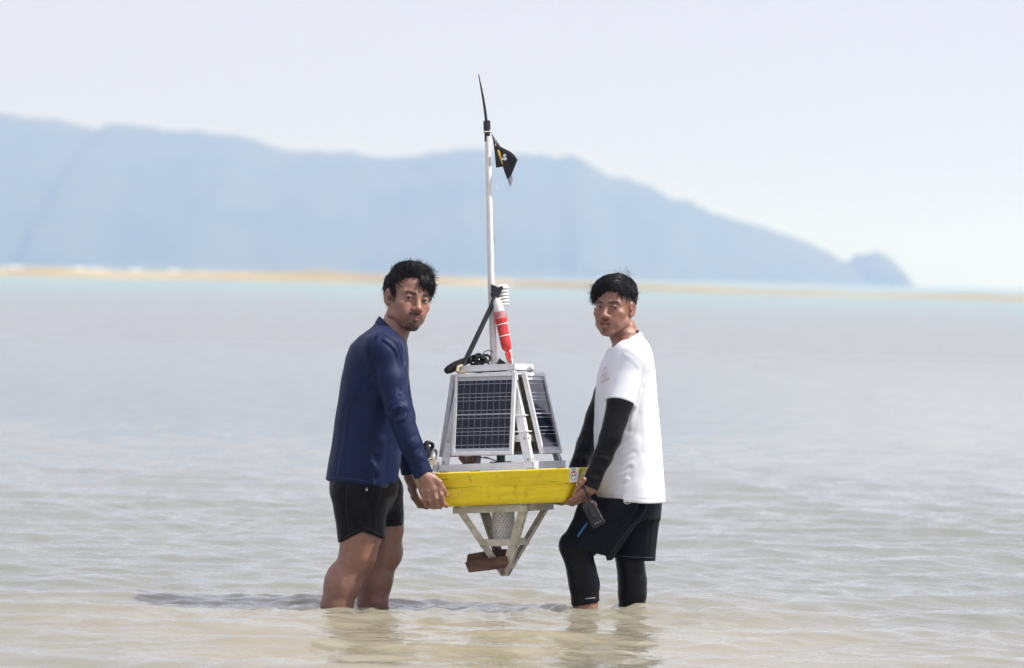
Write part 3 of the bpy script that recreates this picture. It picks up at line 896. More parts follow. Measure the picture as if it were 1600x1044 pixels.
# bolts
mb = MB(); rg = random.Random(5)
for sx in (-1, 1):
    for sy in (-1, 1):
        for z in (-0.085, -0.13, -0.16, -0.24, -0.285, -0.32):
            z += rg.uniform(-.008, .008)
            c = lcorner(sx, sy, z)
            for d, n in ((dirv(-sx, 0), dirv(0, sy)), (dirv(0, -sy), dirv(sx, 0))):
                p = c + d * 0.018
                mb.tube([p - n * 0.008, p + n * 0.0025, p + n * 0.0028], [0.0022, 0.0048, 0.004], 7)
for sx in (-1, 1):
    for sy in (-1, 1):
        for z in (0.08, 0.1, 0.182, 0.44):
            c = corner(sx, sy, z)
            for d, n in ((dirv(-sx, 0), dirv(0, sy)), (dirv(0, -sy), dirv(sx, 0))):
                p = c + d * (0.014 + rg.uniform(-.004, .006))
                mb.tube([p, p + n * 0.003, p + n * 0.0034], [0.0045, 0.0045, 0.0035], 7)
o = mb.build('bolts', M['steel'], buoy, smooth=True); o['kind'] = 'stuff'
# wooden ballast blocks wedged in the lower frame
def block(corners_front, y0, y1, name):
    mb = MB(); n = len(corners_front)
    V = [B(x, y, y0) for x, y in corners_front] + [B(x, y + 1, y1) for x, y in corners_front]
    mb.add(V, [tuple(range(n)), tuple(range(2 * n - 1, n - 1, -1))] + [(i, (i + 1) % n, n + (i + 1) % n, n + i) for i in range(n)])
    return mb.build(name, M['wood'], buoy, bevel=0.003)
block([(726.3, 878), (760, 871.5), (792, 868), (795, 879), (790, 886.5), (765, 890), (732.5, 893.5)], -0.062, -0.012, 'wood_block')
block([(730.5, 866), (758, 861), (791, 857.5), (796, 866), (794, 880), (760, 884), (729, 877.5)], -0.010, 0.045, 'wood_block')
# ------------------------------------------------------------------ implicit-surface kit for bodies and cloth
class Field:
    def __init__(s, lo, hi, h):
        s.lo = np.array(lo, float); s.h = h
        s.n = np.ceil((np.array(hi, float) - s.lo) / h).astype(int) + 1
        s.ax = [s.lo[i] + h * np.arange(s.n[i]) for i in range(3)]
        s.v = np.full(tuple(s.n), 0.5, np.float32)
    def _sl(s, lo, hi):
        a = np.clip(np.floor((np.array(lo) - s.lo) / s.h).astype(int), 0, s.n)
        b = np.clip(np.ceil((np.array(hi) - s.lo) / s.h).astype(int) + 1, 0, s.n)
        sl = tuple(slice(a[i], b[i]) for i in range(3))
        G = (s.ax[0][sl[0]][:, None, None], s.ax[1][sl[1]][None, :, None], s.ax[2][sl[2]][None, None, :])
        return sl, G
    def op(s, fn, lo, hi, k=0.0, mode='u', pad=None):
        pad = (k + 3 * s.h) if pad is None else pad
        sl, G = s._sl(np.array(lo) - pad, np.array(hi) + pad)
        cur = s.v[sl]
        if cur.size == 0: return
        d = fn(*G).astype(np.float32)
        if mode == 's': a, b = -cur, d        # subtract d
        else: a, b = cur, d
        if k > 0:
            h = np.clip(0.5 + 0.5 * (b - a) / k, 0, 1)
            r = b + (a - b) * h - k * h * (1 - h)
        else: r = np.minimum(a, b)
        s.v[sl] = -r if mode == 's' else r
    def cone(s, a, b, ra, rb, k=0.02, mode='u', sq=None):
        a = np.array(a, float); b = np.array(b, float); ba = b - a; L2 = max(ba @ ba, 1e-12)
        m = max(ra, rb)
        def fn(x, y, z):
            t = np.clip(((x - a[0]) * ba[0] + (y - a[1]) * ba[1] + (z - a[2]) * ba[2]) / L2, 0, 1)
            dx, dy, dz = x - a[0] - t * ba[0], y - a[1] - t * ba[1], z - a[2] - t * ba[2]
            if sq: dy = dy / sq
            return np.sqrt(dx * dx + dy * dy + dz * dz) - (ra + (rb - ra) * t)
        s.op(fn, np.minimum(a, b) - m * (sq or 1), np.maximum(a, b) + m * (sq or 1), k, mode)
    def chain(s, pts, k=0.02, mode='u'):
        for (p, r), (q, t) in zip(pts[:-1], pts[1:]): s.cone(p, q, r, t, k, mode)
    def ell(s, c, r, k=0.02, mode='u', rot=None):
        c = np.array(c, float); r = np.array(r, float)
        def fn(x, y, z):
            x, y, z = x - c[0], y - c[1], z - c[2]
            if rot is not None:
                Rm = rot
                x, y, z = Rm[0][0] * x + Rm[1][0] * y + Rm[2][0] * z, Rm[0][1] * x + Rm[1][1] * y + Rm[2][1] * z, Rm[0][2] * x + Rm[1][2] * y + Rm[2][2] * z
            k0 = np.sqrt((x / r[0]) ** 2 + (y / r[1]) ** 2 + (z / r[2]) ** 2)
            k1 = np.sqrt((x / r[0] ** 2) ** 2 + (y / r[1] ** 2) ** 2 + (z / r[2] ** 2) ** 2) + 1e-9
            return k0 * (k0 - 1) / k1
        m = r.max() if rot is not None else r
        s.op(fn, c - m, c + m, k, mode)
    def loft(s, rows, Y0, k=0.02, ex=2.4, inset=0.0, twist=0.0):
        """rows: (z, x_left, x_right, half depth) – horizontal superellipse sections"""
        rows = sorted(rows); z = np.array([r[0] for r in rows])
        cx = np.array([(r[1] + r[2]) / 2 for r in rows]); a = np.array([(r[2] - r[1]) / 2 for r in rows]) - inset; b = np.array([r[3] for r in rows]) - inset
        def fn(X, Yg, Z):
            zz = np.clip(Z, z[0], z[-1])
            c = np.interp(zz.ravel(), z, cx).reshape(zz.shape); A = np.interp(zz.ravel(), z, a).reshape(zz.shape); Bb = np.interp(zz.ravel(), z, b).reshape(zz.shape)
            yy = Yg - Y0
            q = (np.abs((X - c - twist * yy) / A) ** ex + np.abs(yy / Bb) ** ex) ** (1 / ex)
            d = (q - 1) * np.minimum(A, Bb) * 0.9
            return np.maximum(d, np.maximum(z[0] - Z, Z - z[-1]))
        s.op(fn, (min((c - q).min() for c, q in ((cx, a),)), Y0 - b.max(), z[0]), ((cx + a).max(), Y0 + b.max(), z[-1]), k)
    def cut(s, fn, lo, hi):
        """remove where fn > 0, inside the given box only"""
        sl, G = s._sl(lo, hi)
        if s.v[sl].size: s.v[sl] = np.maximum(s.v[sl], fn(*G).astype(np.float32))
    def mesh(s):
        v = s.v; ins = v < 0
        c = np.zeros(tuple(s.n - 1), np.int8)
        for i in (0, 1):
            for j in (0, 1):
                for k in (0, 1):
                    c += ins[i:s.n[0] - 1 + i, j:s.n[1] - 1 + j, k:s.n[2] - 1 + k]
        act = (c > 0) & (c < 8)
        idx = np.argwhere(act)
        ids = np.full(c.shape, -1, np.int64); ids[act] = np.arange(len(idx))
        acc = np.zeros((len(idx), 3)); cnt = np.zeros(len(idx))
        corners = [(i, j, k) for i in (0, 1) for j in (0, 1) for k in (0, 1)]
        for a in corners:
            for ax in range(3):
                if a[ax]: continue
                b = list(a); b[ax] = 1
                va = v[idx[:, 0] + a[0], idx[:, 1] + a[1], idx[:, 2] + a[2]]; vb = v[idx[:, 0] + b[0], idx[:, 1] + b[1], idx[:, 2] + b[2]]
                mk = (va < 0) != (vb < 0)
                t = np.where(mk, va / np.where(mk, va - vb, 1), 0)
                p = np.tile(np.array(a, float), (len(idx), 1)); p[:, ax] += t
                acc += p * mk[:, None]; cnt += mk
        V = s.lo + s.h * (idx + acc / cnt[:, None])
        Fs = []
        for ax in range(3):
            o1, o2 = [(1, 2), (2, 0), (0, 1)][ax]
            sa = [slice(None)] * 3; sb = [slice(None)] * 3
            sa[ax] = slice(0, s.n[ax] - 1); sb[ax] = slice(1, s.n[ax])
            A, Bm = ins[tuple(sa)], ins[tuple(sb)]
            e = np.argwhere(A != Bm)
            e = e[(e[:, o1] > 0) & (e[:, o2] > 0) & (e[:, o1] < s.n[o1] - 1) & (e[:, o2] < s.n[o2] - 1)]
            fl = A[e[:, 0], e[:, 1], e[:, 2]]
            q = []
            for d1, d2 in ((1, 1), (0, 1), (0, 0), (1, 0)):
                p = e.copy(); p[:, o1] -= d1; p[:, o2] -= d2
                q.append(ids[p[:, 0], p[:, 1], p[:, 2]])
            q = np.stack(q, 1)
            q[~fl] = q[~fl][:, ::-1]
            Fs.append(q)
        return V, np.concatenate(Fs)

def normals(V, F):
    a, b, c, d = (V[F[:, i]] for i in range(4))
    n = np.cross(c - a, d - b)
    vn = np.zeros_like(V)
    for i in range(4): np.add.at(vn, F[:, i], n)
    return vn / (np.linalg.norm(vn, axis=1)[:, None] + 1e-12)

def seg_dist(P, a, b):
    a = np.array(a, float); b = np.array(b, float); ba = b - a
    t = np.clip((P - a) @ ba / max(ba @ ba, 1e-12), 0, 1)
    return np.linalg.norm(P - a - t[:, None] * ba, axis=1)

def folds(V, F, segs, fld, nz=((6, 0.003, 1), (18, 0.0012, 2)), hem=None, gain=1.5):
    """raise or press creases along polylines: (points, width, height)"""
    n = normals(V, F) * np.array([1, 1, 0.3])
    d = np.zeros(len(V))
    for f, a, sd in nz: d += a * fbm(V, f, sd, 2)
    for pts, w, h in segs:
        r = np.min([seg_dist(V, p, q) for p, q in zip(pts[:-1], pts[1:])], axis=0)
        h = gain * h
        d += h * np.exp(-(r / w) ** 2)
        d -= 0.55 * h * np.exp(-((r - 1.7 * w) / w) ** 2)
    if hem is not None: d = d * sstep(hem(V[:, 0], V[:, 1], V[:, 2]), 0.004, 0.035)
    # the inside of the cloth moves with its outside
    if fld is not None:
        h, lo, out = fld.h, fld.lo, fld.solid
        q = np.clip((V - lo) / h, 0, np.array(out.shape) - 1.001); i = q.astype(int); t = q - i
        val = 0
        for a in (0, 1):
            for b in (0, 1):
                for c in (0, 1):
                    w = (t[:, 0] if a else 1 - t[:, 0]) * (t[:, 1] if b else 1 - t[:, 1]) * (t[:, 2] if c else 1 - t[:, 2])
                    val = val + w * out[i[:, 0] + a, i[:, 1] + b, i[:, 2] + c]
        d = d * np.clip((val + fld.t / 2) / (0.3 * fld.t), -1, 1)
    V = V + n * d[:, None]
    for _ in range(2):          # relax
        acc = np.zeros_like(V); cnt = np.zeros(len(V))
        for i in range(4):
            for j in (1, 3):
                np.add.at(acc, F[:, i], V[F[:, (i + j) % 4]]); np.add.at(cnt, F[:, i], 1)
        V = V * 0.5 + 0.5 * acc / cnt[:, None]
    return V

def join(parts):
    """[(V, F, tint, material index)] -> one mesh"""
    Vs, Fs, Cs, Ms = [], [], [], []; b = 0
    for V, F, C, m in parts:
        Vs.append(V); Fs.append(F + b); Cs.append(np.broadcast_to(C, (len(V), 3))); Ms.append(np.full(len(F), m)); b += len(V)
    return np.concatenate(Vs), np.concatenate(Fs), np.concatenate(Cs), np.concatenate(Ms)

def sstep(x, a, b):
    t = np.clip((x - a) / (b - a), 0, 1); return t * t * (3 - 2 * t)

# ------------------------------------------------------------------ materials for people
def skin_mat(name, c):
    return mat(name, c, 0.38, var=0.09, scale=60, bump=0.22, bscale=300, sss=0.05, attr=True, spec=0.55)
M.update(
    skin_a=skin_mat('tanned_skin', (0.315, 0.160, 0.113)),
    skin_b=skin_mat('deeper_tan_skin', (0.295, 0.145, 0.100)),  # right man's own skin colour, a little darker than the left man's
    eye=mat('eye', (1, 1, 1), 0.1, var=0.0, attr=True),
    hair=mat('black_hair', (0.008, 0.007, 0.007), 0.42, var=0.2, spec=0.28),
    navy=mat('navy_jersey', (0.0085, 0.017, 0.066), 0.58, var=0.12, scale=9, bump=0.12, bscale=650, spec=0.2, wrinkle=0.7, wscale=5),
    tee=mat('white_cotton', (0.76, 0.79, 0.86), 0.85, var=0.02, bump=0.10, bscale=500, wrinkle=0.9, wscale=5),
    blackcloth=mat('black_nylon', (0.005, 0.005, 0.0065), 0.40, spec=0.13, var=0.15, scale=16, bump=0.15, bscale=300, wrinkle=0.8, wscale=9),
    darkshort=mat('dark_navy_cloth', (0.004, 0.005, 0.009), 0.6, spec=0.14, var=0.15, scale=16, bump=0.15, bscale=400, wrinkle=0.25, wscale=8),
    lycra=mat('black_lycra', (0.005, 0.005, 0.0055), 0.34, var=0.1, scale=16, bump=0.12, bscale=700, spec=0.17, wrinkle=0.08, wscale=10),
    blue=mat('blue_stripe', (0.02, 0.17, 0.45), 0.6, var=0.05),
    thread=mat('pale_thread', (0.65, 0.65, 0.66), 0.7, var=0.05),
    nail=mat('nail', (0.52, 0.33, 0.27), 0.3, var=0.03),
)

# ------------------------------------------------------------------ heads (local frame: x to the image right when facing the viewer, y forwards, z up; eyes at z = 0)
def head_field(kind):
    f = Field((-0.1, -0.135, -0.2), (0.1, 0.135, 0.135), 0.0021)
    f.ell((0, -0.020, 0.034), (0.0745, 0.093, 0.082), 0.0)
    f.ell((0, 0.030, 0.036), (0.060, 0.056, 0.056), 0.03)
    f.ell((0, 0.034, -0.030), (0.056, 0.052, 0.070), 0.03)
    f.ell((0, 0.030, -0.070), (0.046, 0.052, 0.038), 0.025)
    for s in (-1, 1):
        f.cone((s * 0.058, -0.002, -0.030), (s * 0.053, 0.012, -0.068), 0.016, 0.017, 0.025)
        f.cone((s * 0.053, 0.012, -0.068), (s * 0.016, 0.066, -0.099), 0.017, 0.015, 0.022)
        f.ell((s * 0.045, 0.055, -0.026), (0.020, 0.019, 0.016), 0.025)
        f.ell((s * 0.030, 0.064, -0.055), (0.020, 0.020, 0.024), 0.02)
        f.cone((s * 0.046, 0.066, 0.017), (s * 0.014, 0.081, 0.0155), 0.0085, 0.0095, 0.016)
    f.ell((0, 0.072, -0.099), (0.018, 0.0165, 0.0155), 0.02)
    f.ell((0, 0.080, -0.066), (0.026, 0.016, 0.019), 0.018)
    # eye sockets
    for s in (-1, 1):
        f.ell((s * 0.0315, 0.097, -0.002), (0.019, 0.018, 0.0125), 0.014, 's')
    # nose
    f.cone((0, 0.081, 0.010), (0, 0.103, -0.030), 0.0072, 0.0098, 0.014)
    f.ell((0, 0.1065, -0.0355), (0.0125, 0.0125, 0.0105), 0.010)
    for s in (-1, 1):
        f.ell((s * 0.0140, 0.095, -0.0385), (0.0085, 0.0115, 0.0085), 0.007)
        f.ell((s * 0.0072, 0.1055, -0.0468), (0.0036, 0.0048, 0.0036), 0.003, 's')
    # lids around the eyeballs
    for s in (-1, 1):
        f.ell((s * 0.0315, 0.0705, -0.0005), (0.0148, 0.0148, 0.0140), 0.006)
        f.ell((s * 0.0320, 0.0880, -0.0018), (0.0132, 0.0140, 0.0041), 0.002, 's')
        f.cone((s * 0.045, 0.0715, 0.0005), (s * 0.033, 0.0850, 0.0045), 0.0022, 0.0028, 0.004)
        f.cone((s * 0.033, 0.0850, 0.0045), (s * 0.020, 0.0815, 0.0015), 0.0028, 0.0020, 0.004)
    # mouth
    if kind == 'a':
        for s in (-1, 1):
            f.cone((0, 0.0975, -0.0640), (s * 0.022, 0.0850, -0.0685), 0.0062, 0.0028, 0.005)
            f.cone((0, 0.0960, -0.0745), (s * 0.021, 0.0845, -0.0705), 0.0070, 0.0028, 0.005)
            f.cone((0, 0.1035, -0.0692), (s * 0.024, 0.0890, -0.0700), 0.0018, 0.0014, 0.002, 's')
    else:
        for s in (-1, 1):
            f.cone((0, 0.0965, -0.0605), (s * 0.023, 0.0840, -0.0650), 0.0058, 0.0028, 0.005)
            f.cone((0, 0.0945, -0.0785), (s * 0.021, 0.0835, -0.0725), 0.0066, 0.0028, 0.005)
            f.cone((0, 0.1015, -0.0692), (s * 0.019, 0.0900, -0.0690), 0.0046, 0.0030, 0.002, 's')
    # ears
    for s in (-1, 1):
        a = R(20) * s
        rm = ((math.cos(a), -math.sin(a), 0), (math.sin(a), math.cos(a), 0), (0, 0, 1))
        f.ell((s * 0.0775, -0.006, -0.008), (0.0085, 0.019, 0.031), 0.006, rot=rm)
        f.ell((s * 0.0865, -0.001, -0.004), (0.0075, 0.0105, 0.019), 0.004, 's', rot=rm)
        f.ell((s * 0.076, 0.004, -0.033), (0.006, 0.009, 0.009), 0.006)
        f.cone((s * 0.0835, 0.006, -0.008), (s * 0.079, 0.010, -0.016), 0.004, 0.004, 0.004)
    return f

def head_basis(yaw, roll, pitch):
    yaw, roll, pitch = R(yaw), R(roll), R(pitch)
    fwd = np.array([math.sin(yaw), -math.cos(yaw), 0]); rt = np.array([math.cos(yaw), math.sin(yaw), 0]); up = np.array([0, 0, 1.0])
    fwd, up = fwd * math.cos(pitch) + up * math.sin(pitch), up * math.cos(pitch) - fwd * math.sin(pitch)
    # roll about the line of sight, clockwise positive
    def rl(v):
        x, z = v[0], v[2]
        return np.array([x * math.cos(roll) + z * math.sin(roll), v[1], -x * math.sin(roll) + z * math.cos(roll)])
    return np.stack([rl(rt), rl(fwd), rl(up)], 0)     # rows: local x, y, z in world axes

def make_head(kind, s, Bm, org, neck):
    """returns mesh parts (head with neck, two eyeballs) in world coordinates, and the to-world function"""
    f = head_field(kind)
    # neck, given in world space, brought into the head frame
    def to_local(P): return (np.asarray(P) - org) @ Bm.T / s
    nb = to_local(neck)
    f.cone((0, -0.030, -0.045), nb, 0.051, 0.044, 0.020)
    f.cone((0, 0.000, -0.070), nb + np.array([0, 0.012, 0]), 0.032, 0.034, 0.03)
    V, F = f.mesh()
    x, y, z = V[:, 0], V[:, 1], V[:, 2]; ax = np.abs(x)
    C = np.ones((len(V), 3))
    def tint(mask, c):
        nonlocal C
        C = C * (1 - mask[:, None]) + C * np.array(c) * mask[:, None]
    nz = fbm(V, 55, 3, 3)
    nf = fbm(V, 330, 8, 2)
    # ruddy cheeks, nose, ears
    tint(0.5 * np.exp(-((ax - 0.042) ** 2 + (z + 0.03) ** 2) / 0.022 ** 2) * (y > 0.03), (1.10, 0.84, 0.82))
    tint(0.55 * np.exp(-((x) ** 2 + (z + 0.036) ** 2) / 0.016 ** 2) * (y > 0.08), (1.08, 0.84, 0.82))
    tint(0.5 * (ax > 0.074), (1.08, 0.84, 0.8))
    # lips
    if kind == 'a': lip = np.exp(-((z + 0.0695) / 0.0105) ** 4 - (x / 0.0225) ** 6)
    else: lip = np.exp(-((z + 0.0695) / 0.0135) ** 4 - (x / 0.0225) ** 6)
    tint(lip * (y > 0.078) * 0.75, (0.82, 0.56, 0.58))
    # eyebrows
    bz = 0.0185 + 0.10 * (ax - 0.012) - 3.0 * np.clip(ax - 0.03, 0, 1) ** 2 * 3 + (0.0 if kind == 'b' else -0.001)
    brow = np.exp(-((z - bz) / 0.0056) ** 4) * sstep(ax, 0.010, 0.015) * (1 - sstep(ax, 0.046, 0.054)) * (y > 0.045)
    tint(np.clip(brow * (1.0 + 0.4 * nf), 0, 0.95), (0.09, 0.08, 0.09))
    # lash line
    lash = np.exp(-((z - 0.0032) / 0.0017) ** 2) * np.exp(-((ax - 0.0315) / 0.0145) ** 4) * (y > 0.066)
    tint(lash * 0.95, (0.2, 0.17, 0.17))
    # moustache and beard shadow
    mo = np.exp(-((z + 0.0550 + 0.12 * ax) / 0.0062) ** 4) * (1 - sstep(ax, 0.026, 0.033)) * (y > 0.075)
    if kind == 'a':
        tint(np.clip(mo * (1.0 + 0.5 * nf), 0, 0.92), (0.12, 0.10, 0.11))
        corner_ = np.exp(-((ax - 0.028) / 0.006) ** 2) * sstep(-z, 0.056, 0.066) * (1 - sstep(-z, 0.088, 0.10)) * (y > 0.06)
        tint(np.clip(corner_ * (0.45 + 0.5 * nf), 0, 0.6), (0.3, 0.26, 0.26))
        goat = np.exp(-(x / 0.029) ** 4) * sstep(-z, 0.083, 0.094) * (y > 0.045)
        tint(np.clip(goat * (0.95 + 0.5 * nf), 0, 0.92), (0.13, 0.11, 0.12))
        tint(np.clip(np.exp(-(x / 0.007) ** 2 - ((z + 0.084) / 0.006) ** 2) * (y > 0.07), 0, 0.7), (0.25, 0.2, 0.2))
        jaw = sstep(-z, 0.060, 0.095) * (y > -0.01) * (1 - sstep(-z, 0.11, 0.125))
        tint(np.clip(jaw * (0.32 + 0.3 * nf), 0, 0.5), (0.45, 0.42, 0.44))
        side = np.exp(-((y - 0.018) / 0.010) ** 2) * sstep(z, -0.035, -0.015) * (ax > 0.05) * (z < 0.05)
        tint(np.clip(side * (0.9 + 0.4 * nf), 0, 0.92), (0.12, 0.11, 0.12))
    else:
        tint(np.clip(mo * (0.55 + 0.6 * nf), 0, 0.72), (0.22, 0.2, 0.21))
        chin = np.exp(-(x / 0.012) ** 2 - ((z + 0.093) / 0.009) ** 2) * (y > 0.06)
        tint(np.clip(chin * (0.7 + 0.6 * nf), 0, 0.8), (0.2, 0.18, 0.19))
        # clipped hair at the sides, fading out above the ears
        fade = sstep(z, 0.004, 0.040) * (ax > 0.045) * (1 - sstep(y, 0.030, 0.044))
        fade = np.maximum(fade, sstep(z, -0.060, -0.005) * (1 - sstep(y, -0.055, -0.03)))
        tint(np.clip(fade * (0.92 + 0.35 * nf), 0, 0.94), (0.10, 0.09, 0.10))
    C *= (1 + 0.05 * nz)[:, None]
    def W(P): return org + s * (np.asarray(P) @ Bm)
    parts = [(W(V), F[:, ::-1], C, 0)]
    # eyeballs: sclera, iris and pupil by angle from the line of sight towards the camera
    gaze = np.array([0, -1.0, 0.0]) @ Bm.T
    for sd in (-1, 1):
        ec = np.array([sd * 0.0315, 0.0705, -0.001])
        n = 20
        ph, th = np.meshgrid(np.linspace(0, math.pi, n + 1), np.linspace(0, 2 * math.pi, 2 * n + 1)[:-1], indexing='ij')
        D = np.stack([np.sin(ph) * np.cos(th), np.sin(ph) * np.sin(th), np.cos(ph)], -1).reshape(-1, 3)
        i = np.arange(n * 2 * n); r = i // (2 * n); c = i % (2 * n); c2 = (c + 1) % (2 * n)
        FF = np.stack([r * 2 * n + c, (r + 1) * 2 * n + c, (r + 1) * 2 * n + c2, r * 2 * n + c2], 1)
        ang = np.arccos(np.clip(D @ gaze, -1, 1))
        cc = np.where(ang[:, None] < R(30), np.array([0.025, 0.014, 0.010]), np.array([0.42, 0.38, 0.36]))
        parts.append((W(ec + 0.0131 * D), FF[:, ::-1], cc, 1))
    return parts, W, to_local

def hair_strands(roots, dirs, lens, keep, curl, width, rg, droop=0.25, seg=6):
    """tapered three-sided blades following the skull; returns V, F(quads) in the head frame"""
    cen = np.array([0, -0.018, 0.036]); rad = np.array([0.0765, 0.095, 0.084])
    n = len(roots)
    P = roots.copy(); pts = [P.copy()]
    D = dirs / np.linalg.norm(dirs, axis=1)[:, None]
    m0 = np.linalg.norm((P - cen) / rad, axis=1)
    lift = keep
    wob = rg.normal(0, curl, (n, 3))
    for i in range(seg):
        nrm = (P - cen) / rad ** 2; nrm /= np.linalg.norm(nrm, axis=1)[:, None]
        T = D - nrm * (D * nrm).sum(1)[:, None] * 0.85
        T += wob * (i / seg) + np.array([0, 0, -droop]) * (i / seg) ** 2
        T /= np.linalg.norm(T, axis=1)[:, None]
        P = P + T * (lens / seg)[:, None]
        m = np.linalg.norm((P - cen) / rad, axis=1)
        target = m0 + lift * math.sin(math.pi * min(1, (i + 1) / seg * 0.8))
        fix = np.where(m < target, target / m, 1.0)
        P = cen + (P - cen) * fix[:, None]
        pts.append(P.copy())
    pts = np.stack(pts, 1)                       # n, seg+1, 3
    tan = np.gradient(pts, axis=1); tan /= np.linalg.norm(tan, axis=2)[..., None] + 1e-9
    ref = rg.normal(size=(n, 1, 3)); a = np.cross(tan, ref); a /= np.linalg.norm(a, axis=2)[..., None] + 1e-9
    b = np.cross(tan, a)
    tt = np.linspace(0, 1, seg + 1); prof = (np.minimum(1, 0.5 + tt * 2) * (1 - tt ** 2.2) + 0.06)
    w = width[:, None, None] * prof[None, :, None]
    ring = [pts + w * (a * math.cos(q) + b * math.sin(q)) for q in (0, 2.094, 4.189)]
    V = np.stack(ring, 2).reshape(-1, 3)         # n*(seg+1)*3
    base = (np.arange(n) * (seg + 1) * 3)[:, None, None]
    i = np.arange(seg)[None, :, None]; k = np.arange(3)[None, None, :]
    k2 = (k + 1) % 3
    F = np.stack([base + i * 3 + k, base + i * 3 + k2, base + (i + 1) * 3 + k2, base + (i + 1) * 3 + k], -1).reshape(-1, 4)
    return V, F

def hairline_a(x, y):
    return np.interp(y, [-0.12, -0.06, -0.036, -0.026, -0.006, 0.010, 0.022, 0.034, 0.045, 0.060, 0.08, 0.1], [-0.066, -0.062, -0.050, -0.010, 0.018, 0.006, -0.014, 0.014, 0.042, 0.056, 0.070, 0.072]) + 0.012 * (1 - sstep(x, -0.03, 0.02)) * sstep(y, 0.02, 0.05)
def hairline_b(x, y):
    h = np.interp(y, [-0.12, -0.06, -0.03, 0.0, 0.03, 0.045, 0.06, 0.08, 0.1], [0.000, 0.016, 0.040, 0.042, 0.042, 0.044, 0.046, 0.050, 0.050])
    # the fringe sweeps low over the temple on the image left
    return h + np.interp(x, [-0.08, -0.05, -0.02, 0.01, 0.04, 0.08], [-0.030, -0.022, 0.000, 0.020, 0.014, 0.0]) * sstep(y, 0.0, 0.05)

